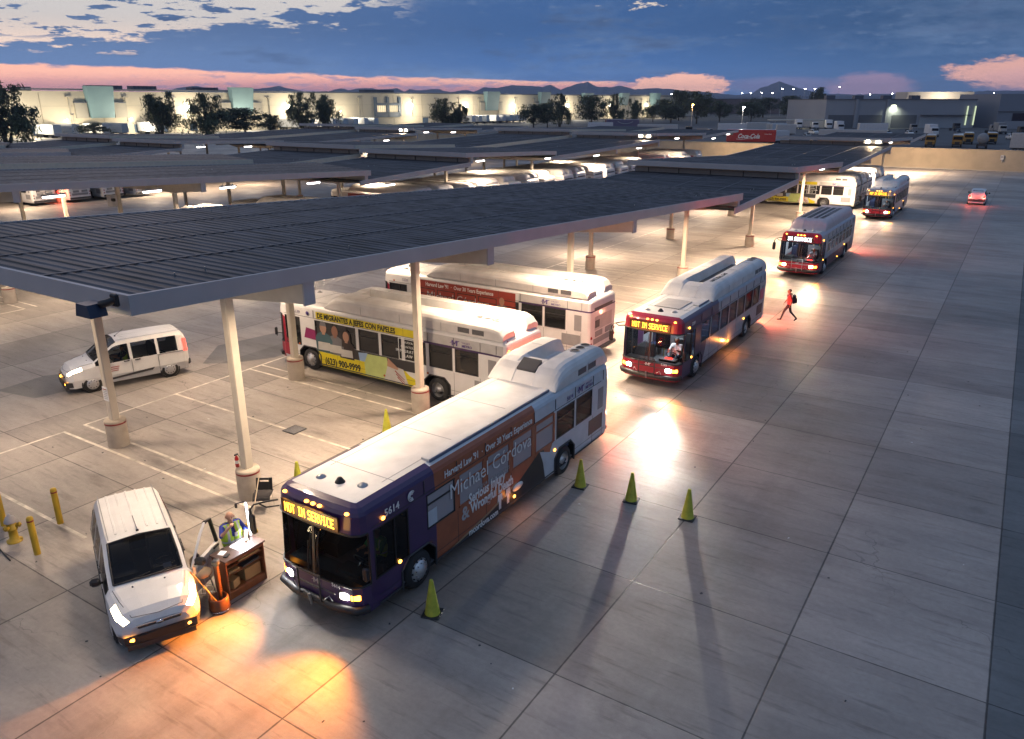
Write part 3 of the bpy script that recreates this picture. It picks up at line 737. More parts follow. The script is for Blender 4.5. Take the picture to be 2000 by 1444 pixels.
        m.box((sx*1.10, .155, .80), (.22, .08, .15), im, rz=sx*.62, bev=.02); m.build('turn_signal', root)
        if on and o.get('turn'): lamp('SPOT', 'turn_signal_lamp', (sx*1.14, .02, .82), o['turn'], (1., .29, .015), root, to=(sx*1.7, -6, .95), angle=100, blend=1., rad=.05)
        if on and o.get('fog'):
            m = MB(); m.box((sx*1.0, .09, .47), (.34, .07, .06), E_WHITE, rz=sx*.35, bev=.02); m.build('fog_light', root)
        m = MB(); rl = E_RED if o.get('tail') else REDL
        for z in (.85, 1.15): m.lathe([(.075, 0), (.06, .02), (0, .025)], rl, 12, Matrix.Translation((sx*1.14, Lb-.005, z)) @ Matrix.Rotation(radians(-90), 4, 'X'))
        m.build('tail_light', root)
        m = MB(); m.lathe([(.06, 0), (.05, .03), (0, .04)], rl, 12, Matrix.Translation((sx*1.0, Lb-.16, 2.85)) @ Matrix.Rotation(radians(-90), 4, 'X')); m.build('upper_tail_light', root)
        if o.get('tail'): lamp('POINT', 'tail_light_lamp', (sx*1.14, Lb+.12, 1.0), o['tail'], (1., .12, .06), root, rad=.06)
    if not far:
        for x in (-.95, -.2, 0, .2, .95):
            m = MB(); m.ell((x, .16 if abs(x) < .5 else .22, 2.80), (.055, .05, .035), E_AMBS if on else OFFL, 10, 6); m.build('marker_light', root)
        sidem = [(1.30, .95, 2.46), (1.30, 1.42, 1.10), (1.30, 6.28, .56), (1.30, 8.55, 1.10)]
        for x, y, z in sidem:
            for sx in (1, -1):
                m = MB(); m.ell((sx*x, y, z), (.03, .055, .045), E_AMBS if on else OFFL, 10, 6); m.build('side_marker', root)
        if on and o.get('sideglow'): lamp('POINT', 'side_marker_lamp', (1.55, 6.3, .52), o['sideglow'], (1., .32, .06), root, rad=.04)
        if o.get('right_glow'):
            for y in (.9, 5.9): lamp('POINT', 'right_marker_lamp', (-1.5, y, 1.1), o['right_glow'], (1., .36, .2), root, rad=.08)
        # bumper and bike rack
        m = MB(); pts = [(-1.30, .34, .50), (-1.17, .10, .50), (-.62, -.04, .50), (.62, -.04, .50), (1.17, .10, .50), (1.30, .34, .50)]
        m.tube(pts, .10, BLACK, 8); m.build('bumper', root)
        m = MB(); rk = STEEL if o.get('steelrack') else BLACK
        for x in (-.34, .34): m.tube([(x, -.06, .52), (x, -.16, .60), (x, -.17, 1.28)], .022, rk, 6)
        for z in (.66, .95, 1.26): m.tube([(-.34, -.17, z), (.34, -.17, z)], .018, rk, 6)
        m.tube([(-.75, -.12, .92), (.75, -.12, .92)], .014, rk, 6); m.tube([(0, -.14, .4), (0, -.2, .7)], .03, STEEL, 6)
        for x in (-.62, .6): m.tube([(x, -.06, .64), (x*.9, -.10, .78), (x*.72, -.14, .68)], .012, STEEL, 5)
        m.build('bike_rack', root)
        # wipers
        for x in (-.16, .2):
            m = MB(); m.tube([(x, -.02, 1.08), (x*.8, .03, 1.9)], .016, BLACK, 5); m.tube([(x*.5-.02, .0, 1.3), (x*.7+.05, .07, 2.2)], .012, BLACK, 5); m.build('wiper', root)
        # mirrors on looped arms
        for sx in ((-1, 1) if o.get('mirrorL', True) else (-1,)):
            m = MB()
            if sx < 0: m.tube([(-1.2, .2, 2.52), (-1.32, -.02, 2.54), (-1.50, -.24, 2.50), (-1.57, -.30, 2.38), (-1.57, -.29, 2.25)], .022, BLACK, 7); m.tube([(-1.2, .22, 2.36), (-1.36, -.02, 2.38), (-1.44, -.14, 2.50)], .018, BLACK, 6); m.box((-1.57, -.28, 2.02), (.22, .12, .50), BLACK, rz=-.3, bev=.05)
            else: m.tube([(1.27, .32, 1.40), (1.42, .20, 1.45), (1.44, .18, 1.3)], .02, BLACK, 6); m.box((1.45, .16, 1.52), (.16, .10, .34), BLACK, rz=.3, bev=.04)
            m.build('mirror', root)
        # rear: vents, bumper, doors
    m = MB(); m.box((0, Lb+.02, .50), (2.5, .16, .20), DARKG, bev=.05); m.build('rear_bumper', root)
    m = MB()
    m.box((0, Lb+.002, 1.75), (1.7, .02, .62), LTGREY); m.box((.62, Lb+.012, 1.72), (.42, .02, .34), DARKG)
    m.box((-.55, Lb+.012, 1.25), (.7, .02, .26), GREY); m.box((.45, Lb+.012, 1.25), (.7, .02, .26), GREY); m.box((0, Lb+.004, .93), (1.9, .02, .26), GREY)
    m.box((0, Lb-.02, 2.40), (1.8, .03, .16), DARKG); m.build('engine_panel', root)
    m = MB()
    if not o.get('nogrille'):
        m.box((hw+.004, Lb-.95, .98), (.012, .95, .52), DARKG if o.get('dgrille') else GREY); m.box((hw+.004, Lb-.62, 1.80), (.012, .36, .72), GREY)
        m.build('side_grille', root)
    # destination sign
    sg = o.get('sign')
    if sg:
        m = MB(); m.box((-.06, .085, 2.545), (1.74, .04, .34), pm('sign_board', (.03, .012, .004), .3)); so_ = m.build('destination_sign', root)
        led_text(sg, so_, (-.06, .060, 2.545), .23, 1.52, o.get('signmat', E_SIGN))
        if o.get('signglow'): lamp('AREA', 'sign_lamp', (0, -.05, 2.5), o['signglow'], (1., .5, .1), root, 1.8, .3, rot=(radians(90), 0, 0))
    if o.get('interior'): bus_interior(root, o, Lb)
    return root
FONT = {'N': '10001 11001 10101 10011 10001 10001 10001', 'O': '01110 10001 10001 10001 10001 10001 01110', 'T': '11111 00100 00100 00100 00100 00100 00100', 'I': '01110 00100 00100 00100 00100 00100 01110',
        'S': '01111 10000 10000 01110 00001 00001 11110', 'E': '11111 10000 10000 11110 10000 10000 11111', 'R': '11110 10001 10001 11110 10100 10010 10001', 'V': '10001 10001 10001 10001 01010 01010 00100', 'C': '01111 10000 10000 10000 10000 10000 01111', ' ': '000 000 000 000 000 000 000'}
def led_text(txt, parent, c, h, w, mat):
    cols = sum(len(FONT[q].split()[0])+1 for q in txt)-1; px = w/cols; pz = h/7; x = c[0]-w/2; m = MB()
    for q in txt:
        g = FONT[q].split()
        for r, row in enumerate(g):
            for k, b in enumerate(row):
                if b == '1': m.box((x+(k+.5)*px, c[1], c[2]+h/2-(r+.5)*pz), (px*.92, .012, pz*.9), mat)
        x += (len(g[0])+1)*px
    return m.build('sign_lettering', parent)
def bus_interior(root, o, Lb):
    it = pm('cabin_grey', (.10, .10, .11), .8); sb = pm('seat_blue', (.03, .05, .12), .7)
    m = MB(); m.box((0, Lb/2, .40), (2.45, Lb-.5, .05), it); m.box((0, 2.15, .72), (2.4, 1.2, .6), it) if False else None
    m.box((0, .52, .95), (2.3, .42, .16), BLACK); m.box((.62, .62, 1.02), (.7, .35, .2), BLACK); m.build('dashboard', root)
    for k, y in enumerate((3.1, 4.0, 4.9, 5.8, 6.7, 7.6, 8.5, 9.4)):
        for sx in (1, -1):
            m = MB(); m.box((sx*.78, y, .86), (.86, .45, .09), sb, bev=.03); m.box((sx*.78, y+.22, 1.2), (.86, .08, .66), sb, bev=.03); m.box((sx*.78, y, .6), (.1, .3, .42), it); m.build('seat', root)
    m = MB()
    for y in (2.6, 4.5, 6.4, 8.3):
        for sx in (1, -1): m.tube([(sx*.36, y, .42), (sx*.36, y, 2.5)], .018, pm('grab_yellow', (.6, .45, .05), .4), 6)
    for sx in (1, -1): m.tube([(sx*.36, 2.0, 2.2), (sx*.36, 10, 2.2)], .016, STEEL, 6)
    m.build('handrail', root)
    m = MB(); m.tube([(.66+.23*cos(a*pi/8), .86-.1*sin(a*pi/8), 1.22+.17*sin(a*pi/8)) for a in range(17)], .018, BLACK, 6); m.tube([(.66, .62, .95), (.66, .86, 1.2)], .03, BLACK, 6); m.build('steering_wheel', root)
    m = MB(); m.box((.66, 1.5, .98), (.52, .5, .12), BLACK, bev=.04); m.box((.66, 1.76, 1.35), (.5, .12, .75), BLACK, bev=.04); m.box((.66, 1.5, .68), (.3, .3, .5), it); m.build('driver_seat', root)
    if o.get('cabin'):
        m = MB()
        for sx in (1, -1): m.box((sx*.72, 5.8, 2.70), (.10, 8, .03), E_INT)
        m.build('cabin_light', root)
        lamp('AREA', 'cabin_lamp', (0, 3., 2.62), o['cabin'], (.8, .9, 1.), root, .6, 5., rot=(0, 0, 0))
    if o.get('dash'): m = MB(); m.box((.62, .66, 1.135), (.30, .10, .03), E_RED); m.build('dash_light', root); lamp('POINT', 'dash_lamp', (.5, .75, 1.4), o['dash'], (1., .12, .06), root, rad=.05)
    m = MB(); m.box((-.1, 2.05, 1.6), (.9, .03, 1.1), GLASST); m.box((.62, 1.98, 1.25), (.95, .04, 1.3), it); m.build('driver_partition', root)

def emblem(root, x, y, z, s, mat, face='L', words=True, mat2=None):
    """the operator's mark: a winged M with two words beside it"""
    T = Matrix.Translation((x, y, z)) @ FACE[face]; m = MB()
    for p in ([(0, 0), (.10, 0), (.10, .30), (.26, .08), (.40, .30), (.40, 0), (.52, 0), (.52, .42), (.40, .42), (.25, .2), (.10, .42), (0, .42)],):
        m.prism([(a*s, b*s) for a, b in p], .0, .006, mat, T)
    m.prism([(-.22*s, .15*s), (-.02*s, .22*s), (-.02*s, .28*s), (-.1*s, .24*s)], 0, .006, mat, T); m.prism([(.54*s, .3*s), (.78*s, .43*s), (.54*s, .40*s)], 0, .006, mat, T)
    m.build('emblem', root)
    if words:
        d = V((FACE[face] @ V((1, 0, 0, 0))).to_3d()) if False else (FACE[face].to_3x3() @ V((1, 0, 0)))
        b = V((x, y, z)) + d*s*.92
        lettering('VALLEY', .18*s, mat2 or mat, b + V((0, 0, .28*s)), face, root, sx=1.15, space=1.15); lettering('METRO', .26*s, mat2 or mat, b + V((0, 0, 0)), face, root, bold=.003, sx=1.1)
def side_plate(root, name, pts, mat, side=1, off=.004, th=.003):
    """a printed panel of a wrap: outline in (y, z) on the driver's side"""
    m = MB(); x = side*(1.29+off); p = [(x, a, b) for a, b in pts]; m.poly(p if side > 0 else p[::-1], mat); return m.build(name, root)
NW = [(2.45, 3.55), (3.72, 4.80), (4.97, 6.05), (6.20, 7.25), (7.42, 8.48), (8.64, 9.76), (9.88, 10.96)]
AX = (2.1, 9.17)
# -------- the plum and rust coloured bus at the desk
def paint_main(r, y, z, x):
    if z > 2.86 and r != 'F': return WHITE if y > 2.9 else PURPLE
    if r == 'F' or y < 2.79: return PURPLE
    if r == 'B': return PALEBL
    if y > 7.46 and (z < 1.4 or z > 2.3) and y > 8.5 or y > 8.56: return PALEBL
    if y > 7.46 and z > 2.36: return PALEBL
    return RUST if r == 'L' else PURPLE
def extra_main(rt):
    x = 1.297
    lettering("Harvard Law '91  \u00b7  Over 30 Years Experience", .27, INKW, (x, 3.15, 2.47), 'L', rt, bold=.004, sx=.80)
    lettering('Michael C\u00f3rdova', .60, INKW, (x+.004, 3.32, 1.80), 'L', rt, sx=.93, bold=-.004)
    lettering('INJURY ATTORNEYS', .13, INKG, (x+.004, 4.55, 1.55), 'L', rt, space=1.3)
    lettering('Serious Injury', .40, INKW, (x, 4.12, 1.31), 'L', rt, bold=.012, sx=.76)
    lettering('Wrongful Death', .40, INKW, (x+.001, 4.2, 1.0), 'L', rt, bold=.012, sx=.76)
    lettering('&', .52, INKG, (x, 3.80, .97), 'L', rt, bold=.01)
    side_plate(rt, 'charcoal_wrap', [(3.05, .335), (8.2, .335), (7.9, 1.36), (7.62, 1.38), (6.4, .86), (5.1, .60), (3.6, .40)], SOOT, off=.003)
    side_plate(rt, 'tan_stripe', [(3.0, .36), (3.6, .41), (5.1, .62), (6.4, .90), (6.4, .97), (5.1, .68), (3.4, .43), (2.9, .40)], pm('tan_stripe', (.4, .28, .16), .4), off=.006)
    side_plate(rt, 'pale_wrap', [(7.66, 1.38), (7.86, .96), (8.0, .36), (8.52, .34), (8.52, .80), (8.80, 1.06), (8.80, 1.385), (8.4, 1.385), (8.25, 1.15)], PALEBL, off=.008)
    for yy in (5.55, 5.95):
        m = MB(); T = Matrix.Translation((x+.004, yy, .50)) @ FACE['L']
        m.prism([(-.05, 0), (-.01, 0), (0, .22), (.01, 0), (.05, 0), (.06, .28), (.12, .24), (.10, .46), (-.10, .46), (-.12, .24), (-.06, .28)], 0, .004, INKW, T)
        m.lathe([(.055, 0), (.055, .004), (0, .004)], INKW, 12, T @ Matrix.Translation((0, .53, 0))); m.build('figure_symbol', rt)
    m = MB(); m.lathe([(.27, 0), (.27, .004), (0, .004)], INKW, 24, Matrix.Translation((x+.008, 6.45, .80)) @ FACE['L'] @ Matrix.Diagonal((1, .42, 1, 1))); m.build('white_oval', rt)
    lettering('mcordova.com', .26, INKW, (x+.004, 4.1, .395), 'L', rt, bold=.005, sx=.86)
    lettering('5614', .25, INKW, (x, 1.0, 2.46), 'L', rt, bold=.004); lettering('5614', .13, INKW, (.55, -.012, 1.0), 'F', rt)
    m = MB(); T = Matrix.Translation((x, 1.92, 2.56)) @ FACE['L']
    for k, rr in enumerate((.12, .085, .05)):
        a0 = [(cos(a*pi/10+.8)*rr, sin(a*pi/10+.8)*rr) for a in range(15)]; m.tube([T @ V((a, b, .004)) for a, b in a0], .012, INKW, 5)
    m.build('bird_emblem', rt)
    emblem(rt, 0, -.03, .92, .30, LTGREY, 'F', False)
    emblem(rt, x, 10.0, 2.46, .52, INKP, 'L', True); lettering('5614', .2, INKP, (x, 9.25, 2.45), 'L', rt)
    side_plate(rt, 'window_notice', [(2.50, 1.44), (2.84, 1.44), (2.84, 1.86), (2.50, 1.86)], PALEBL, off=-.006)
BUS1 = make_bus('city_bus', 'nearest bus, deep purple nose and rust wrap about injury law, amber sign lit', (-11.72, 10.0, 0), 0, dict(
    paint=paint_main, ax=AX, wins=NW, cuts=(2.79, 8.56), wsglass=GLASSC, drvglass=GLASST, wglass=lambda y: GLASSF if y < 8.5 else GLASST, frame=lambda y: RUST if 2.6 < y < 8.5 else BLACK,
    pod=dict(y0=8.65, y1=12.1, h=.66, deep=.44, hatch=True), rail=2.9, sign='NOT IN SERVICE', signglow=6, interior=True, fog=True, dgrille=True,
    beam=22, turn=2500, sideglow=4, tail=180, extra=extra_main), 'buses driving in the lane')
# -------- second bus in the lane
def paint_mid(r, y, z, x):
    if z > 2.86 and r != 'F': return WHITE
    if r == 'F': return MAROON
    if y < 2.42: return MAUVE
    if z > 2.3 and y < 4.6: return MAUVE
    return SILVER
def extra_mid(rt):
    x = 1.297; side_plate(rt, 'plum_wave', [(2.42, .50), (2.85, .50), (3.1, 1.0), (3.2, 1.39), (2.42, 1.39)], MAUVE, off=.003)
    lettering('5289', .2, INKW, (x, 1.2, 2.48), 'L', rt); lettering('5289', .13, INKW, (.55, -.012, 1.0), 'F', rt); emblem(rt, -.1, -.03, .90, .32, INKW, 'F', False)
    m = MB(); m.box((0, 2.4, 2.975), (1.1, 1.5, .035), LTGREY); m.build('roof_hatch', rt)
    m = MB(); m.box((1.30, 11.45, 1.75), (.02, .6, .55), pm('magenta_panel', (.5, .03, .12), .3)); m.build('magenta_panel', rt)
    lettering('NATURAL GAS', .26, INKB, (.78, 5.0, 3.53), 'T', rt, M=Matrix.Rotation(radians(90), 4, 'Z'), sx=1.2)
BUS2 = make_bus('city_bus', 'second bus in the lane, maroon nose, plum and silver side, long white twin roof humps', (-11.45, 28.0, 0), 0, dict(
    paint=paint_mid, ax=AX, wins=NW, cuts=(2.42, 4.6), wsglass=GLASSC, drvglass=GLASST, glass=GLASST, bars=False,
    pod=dict(y0=3.9, y1=12.1, h=.62, deep=.42, louvre=True), rail=2.6, sign='NOT IN SERVICE', signglow=8, interior=True, cabin=260, dgrille=True,
    beam=150, far_beam=5500, turn=500, sideglow=28, right_glow=70, dash=14, tail=520, extra=extra_mid), 'buses driving in the lane')
# -------- third and fourth buses in the lane
def paint_3(r, y, z, x):
    if r == 'F': return pm('bright_maroon_paint', (.48, .02, .045), .35)
    if z > 2.7: return SILVER
    if z < 1.2: return pm('dusty_maroon_paint', (.16, .04, .05), .35)
    return SILVER
def extra_3(rt):
    m = MB()
    for i in range(9):
        for sx in (-.42, .42): m.box((sx, 3.1+i*.72, 3.605), (.66, .58, .03), DARKG)
    m.build('roof_vent_panel', rt)
    lettering('CNG', .34, INKW, (1.05, 3.6, 3.42), 'L', rt); emblem(rt, -.1, -.03, .90, .28, INKW, 'F', False)
BUS3 = make_bus('city_bus', 'third bus in the lane with a blazing white sign and a dark-panelled roof hump', (-11.45, 52.6, 0), 0, dict(
    paint=paint_3, ax=AX, wins=NW, wsglass=GLASSC, glass=GLASST, frame=lambda y: LTGREY, pod=dict(y0=1.7, y1=11.2, h=.72, twin=False, w=1.16, fans=False, seams=False, mat=pm('pink_lit_white_roof', (.60, .50, .50), .45)), sign='IN SERVICE', signmat=E_SIGNW,  # white roof hump tinted pink: the pink light is in its colour
    interior=True, cabin=260, beam=160, far_beam=1500, turn=350, tail=420, dash=18, head=E_WARM, beamc=(1., .8, .5), steelrack=True, extra=extra_3, norail=True), 'buses driving in the lane')
BUS4 = make_bus('city_bus', 'farthest bus in the lane, silver side and amber sign, beside the parked row', (-11.45, 84., 0), 0, dict(
    paint=lambda r, y, z, x: (pm('bright_maroon_paint', (.48, .02, .045), .35) if z < 2.3 else SILVER) if r == 'F' else SILVER if z < 2.86 else WHITE, ax=AX, wins=NW, wsglass=GLASSC, glass=GLASSD, bars=False,
    pod=dict(y0=3.9, y1=12.1, h=.62), sign='NOT IN SERVICE', signglow=8, interior=True, cabin=260, beam=160, turn=300, rail=2.6), 'buses driving in the lane')
# -------- parked buses
def paint_white(r, y, z, x):
    if z > 2.75: return WHITE
    if r == 'F': return MAROON if z < 1.1 else WHITE
    if z > 2.38 and y > 8.2 and r != 'B': return LTGREY
    if 2.31 < z < 2.38 and (y > 8.2 or r == 'B'): return PURPLE
    return WHITE
def swoosh(rt):
    side_plate(rt, 'magenta_wave', [(1.75, 1.45), (2.5, 1.42), (2.5, 1.86), (1.9, 1.92)], MAGEN)
    side_plate(rt, 'maroon_wave', [(.47, .5), (1.2, .42), (.85, .75), (.72, 1.2), (.61, 1.38), (.61, 2.2), (.47, 2.3)], MAROON)
    side_plate(rt, 'olive_arc', [(1.0, .55), (.86, .85), (.92, 1.15), (1.3, 1.34), (1.3, 1.39), (.86, 1.19), (.78, .85), (.92, .53)], OLIVE, off=.006)
    emblem(rt, 1.297, 9.75, 2.44, .5, INKP, 'L')
PHOTO = dict(skin=pm('printed_skin', (.42, .24, .16), .5), skin2=pm('printed_dark_skin', (.24, .12, .08), .5), teal=pm('printed_teal', (.05, .11, .13), .5), grey=pm('printed_grey', (.16, .16, .17), .5), hair=pm('printed_hair', (.03, .02, .018), .5), pap=pm('printed_paper', (.55, .53, .48), .5))
def printed_person(rt, y, z, s, skin, top, hair=None, longhair=False):
    T = Matrix.Translation((1.3005, y, z)) @ FACE['L'] @ Matrix.Scale(s, 4); m = MB()
    m.prism([(-.36, 0), (.36, 0), (.40, .45), (.30, .62), (.10, .70), (-.10, .70), (-.30, .62), (-.40, .45)], 0, .002, top, T)
    if longhair: m.prism([(-.24, .45), (.24, .45), (.22, .95), (.12, 1.10), (-.12, 1.10), (-.22, .95)], .0022, .003, hair, T)
    m.prism([(.155*cos(a*pi/8), .86+.2*sin(a*pi/8)) for a in range(16)], .004, .006, skin, T); m.prism([(-.07, .62), (.07, .62), (.07, .72), (-.07, .72)], .003, .005, skin, T)
    if hair and not longhair: m.prism([(-.16, .92), (.16, .92), (.12, 1.05), (0, 1.09), (-.12, 1.05)], .0065, .008, hair, T)
    m.prism([(-.3, .05), (.3, .08), (.28, .36), (-.28, .34)], .004, .006, PHOTO['pap'], T)
    m.build('printed_person', rt)
def extra_623(rt):
    swoosh(rt); x = 1.2975
    side_plate(rt, 'yellow_band', [(2.56, 2.40), (8.12, 2.40), (8.12, 2.70), (2.56, 2.70)], YEL); lettering('DE MIGRANTES A JEFES CON PAPELES', .31, INKB, (x, 2.64, 2.44), 'L', rt, bold=.011, sx=.83)
    side_plate(rt, 'night_picture', [(2.56, .96), (8.12, .96), (8.12, 1.39), (2.56, 1.39)], pm('picture_dark', (.03, .03, .032), .4)); side_plate(rt, 'night_picture', [(2.56, 1.405), (4.3, 1.405), (4.3, 2.32), (2.56, 2.32)], pm('picture_dark', (.03, .03, .032), .4), off=.002)
    side_plate(rt, 'yellow_band', [(2.70, .345), (8.12, .345), (8.12, .62), (7.6, .80), (7.4, .955), (2.56, .955), (2.56, .70)], YEL); lettering('(623) 900-9999', .40, INKB, (x, 2.92, .47), 'L', rt, bold=.014, sx=.82)
    printed_person(rt, 2.95, .98, 1.25, PHOTO['skin'], PHOTO['teal'], PHOTO['grey']); printed_person(rt, 3.62, .98, 1.18, PHOTO['skin2'], PHOTO['grey']); printed_person(rt, 4.25, .90, 1.12, PHOTO['skin'], PHOTO['hair'], PHOTO['hair'], True)
    side_plate(rt, 'printed_tee', [(4.95, .96), (5.45, .96), (5.4, 1.36), (4.9, 1.3)], pm('printed_blue', (.28, .42, .62), .5), off=.006)
    side_plate(rt, 'printed_shirt', [(5.25, .36), (6.3, .36), (6.5, 1.0), (6.45, 1.36), (5.4, 1.32), (5.2, .9)], pm('printed_lime', (.5, .58, .2), .5), off=.008)
    side_plate(rt, 'printed_sheet', [(6.25, .36), (7.55, .36), (7.3, 1.0), (6.5, 1.1)], PHOTO['pap'], off=.010); side_plate(rt, 'printed_arm', [(6.45, 1.0), (7.0, .92), (7.05, 1.0), (6.5, 1.36)], PHOTO['skin'], off=.013)
    for k in range(3): side_plate(rt, 'printed_stripe', [(6.85+k*.06, .85-k*.12), (7.35, .55-k*.1), (7.35, .58-k*.1), (6.86+k*.06, .90-k*.12)], REDL, off=.012)
    m = MB()
    for a, b, c, d in ((7.1, 1.42, 8.1, 1.445), (7.1, 2.28, 8.1, 2.305), (7.1, 1.42, 7.13, 2.30), (8.07, 1.42, 8.1, 2.30)): m.box((1.30, (a+c)/2, (b+d)/2), (.01, c-a, d-b), INKW)
    m.build('white_frame', rt)
    for k, (t, s) in enumerate((('NUEVA', .13), ('FRONTERA', .13), ('IMMIGRATION', .17), ('LAW', .17))): lettering(t, s, INKW, (1.30, 7.6, 2.12-k*.19), 'L', rt, align='CENTER', space=1.2)
    lettering('6179', .2, INKP, (x, 1.2, 2.48), 'L', rt); m = MB(); m.lathe([(.09, 0), (.09, .003), (0, .003)], INKP, 14, Matrix.Translation((x, 2.05, 2.56)) @ FACE['L']); m.build('bird_emblem', rt)
PODL = dict(y0=3.0, y1=12.0, h=.62, deep=.42)
B623 = make_bus('parked_bus', 'parked white bus with yellow phone-number banner, nearest under the first canopy', (-26.6, 23.25, 0), radians(-90), dict(paint=paint_white, ax=(2.05, 9.0), wins=NW, pod=PODL, lights=False, drv=(.62, 1.55), extra=extra_623), 'buses parked under the nearest canopy')
def extra_cord(rt):
    swoosh(rt); x = 1.2975; side_plate(rt, 'red_wrap', [(2.60, 1.405), (8.3, 1.405), (8.3, 2.71), (2.60, 2.71)], RUSTR, off=.002); side_plate(rt, 'red_wrap', [(2.60, .40), (8.3, .40), (8.3, 1.39), (2.60, 1.39)], RUSTR, off=.002)
    lettering("Harvard Law '91  \u00b7  Over 30 Years Experience", .27, INKW, (x, 3.0, 2.44), 'L', rt, bold=.004, sx=.80); lettering('Michael C\u00f3rdova', .58, LTGREY, (x, 3.05, 1.78), 'L', rt, sx=.95); lettering('INJURY ATTORNEYS', .14, LTGREY, (x, 4.3, 1.52), 'L', rt, space=1.3)
    printed_person(rt, 7.55, 1.42, .95, PHOTO['skin'], PHOTO['grey']); lettering('5220', .18, INKP, (x, 1.5, 2.5), 'L', rt)
BCOR = make_bus('parked_bus', 'parked white bus with a red-brown injury law wrap, second under the first canopy', (-26.95, 30.5, 0), radians(-90), dict(paint=paint_white, ax=(2.1, 9.1), wins=NW, pod=PODL, lights=False, tail=0, extra=extra_cord), 'buses parked under the nearest canopy')
kids_of(B623)
dup(B623, (-26.9, 92.4, 0), label='parked white bus with yellow banner, nearest of the far row beside the lane', group='buses parked under the nearest canopy')
# plain white buses, three roof types, shared meshes
PLAIN = dict(paint=paint_white, ax=AX, wins=NW, lights=False, far=True)
def plain(nm, label, loc, pod, group, extra=None): return kids_of(make_bus('parked_bus', label, loc, radians(-90), dict(PLAIN, pod=pod, **({'extra': extra} if extra else {})), group))
g1 = 'buses parked under the nearest canopy'; g2 = 'buses parked under the middle canopy'; g3 = 'buses parked by the farthest canopy'
PA = plain('a', 'parked white bus just behind the far yellow-banner bus', (-26.9, 96.2, 0), dict(y0=3.0, y1=12.0, h=.62), g1, lambda rt: emblem(rt, 1.297, 9.75, 2.44, .5, INKP, 'L'))
for i, y in enumerate((100., 103.8, 107.6)): dup(PA, (-26.9+.1*i, y, 0), label=f'parked white bus in the far row beside the lane, {("third", "fourth", "last")[i]} from its near end', group=g1)
def red_side(rt):
    side_plate(rt, 'red_wrap', [(2.6, 1.405), (9.8, 1.405), (9.8, 2.7), (2.6, 2.7)], RUSTR, off=.006)
def red_rafi(rt):
    side_plate(rt, 'red_wrap', [(4.2, 1.0), (11.6, 1.0), (11.6, 2.7), (4.2, 2.7)], REDL, off=.008); lettering('RAFI LAW', 1.15, INKW, (1.302, 5.2, 1.35), 'L', rt, bold=.04, sx=1.1)
PB = plain('b', 'white bus with a twin-humped roof, nearest the camera under the middle canopy', (-57.4, 37.6, 0), dict(y0=3.0, y1=12.0, h=.62, twin=True), g2)
PC = plain('c', 'white bus with a full-width roof hump, second from the near end under the middle canopy', (-57.4, 44.9, 0), dict(y0=3.4, y1=11.4, h=.66, twin=False, w=1.18), g2)
PD = plain('d', 'white bus with red side wrap, third from the near end under the middle canopy', (-57.2, 56.6, 0), dict(y0=2.4, y1=11.2, h=.7, twin=False, w=1.14), g2, red_side)
rw = [59.9+3.75*i for i in range(13)]
typ = 'CBCCBCBBCBCBC'
for i, y in enumerate(rw):
    src = {'B': PB, 'C': PC}[typ[i]]
    dup(src, (-57.3+RNG.uniform(-.35, .35), y+RNG.uniform(-.12, .12), 0), label=f'white bus in the packed row under the middle canopy, {ordn[i]} behind the red-wrapped bus', group=g2)
dup(PB, (-57.3, 113.6, 0), label='white bus near the far end of the packed row under the middle canopy', group=g2)
PE = plain('e', 'bus with a red side reading big white letters, far end under the middle canopy', (-57.3, 127., 0), dict(y0=3.0, y1=12.0, h=.62), g2, red_rafi)
dup(PC, (-57.2, 121.5, 0), label='white bus just in front of the red lettered bus at the far end', group=g2)
for i, y in enumerate((45.6, 49.4, 53.2, 57.0)):
    dup(PB if i % 2 else PC, (-104.2+i*.45, y, 0), label=f'{("nearest", "second", "third", "last")[i]} of the white buses parked side by side at the left edge of the yard', group=g3)
for i, y in enumerate((99., 103., 107.5)):
    dup(PC, (-103.+i*2, y, 0), label=f'{("first", "second", "third")[i]} of the white buses seen under the farthest canopy', group=g3)
# one brake lamp glowing on the left and a red-lit rear in the packed row
for nm, lab, x, y, z, pw in (('brake_lamp', 'glowing red brake lamp between the buses at the left edge of the yard', -92.4, 47.4, 1.25, 160), ('brake_lamp', 'glowing red brake lamp at the far end of the packed bus row', -44.7, 112., 1.9, 260)):
    m = MB(); m.box((0, 0, 0), (.12, .22, .3), E_RED, bev=.04); r = tag(m.build(nm, None, (x, y, z)), lab, 'lamp'); lamp('POINT', 'brake_lamp_light', (.25, 0, 0), pw, (1., .16, .08), r, rad=.08)
# ---------------------------------------------------------------- vans and cars: lofted bodies (local: nose at y=0 looking to -y)
GLASSV = glass('van_glass', (.5, .53, .6), .62, .03)
GLASSO = glass('van_side_glass', (.5, .52, .55), .75, .04)
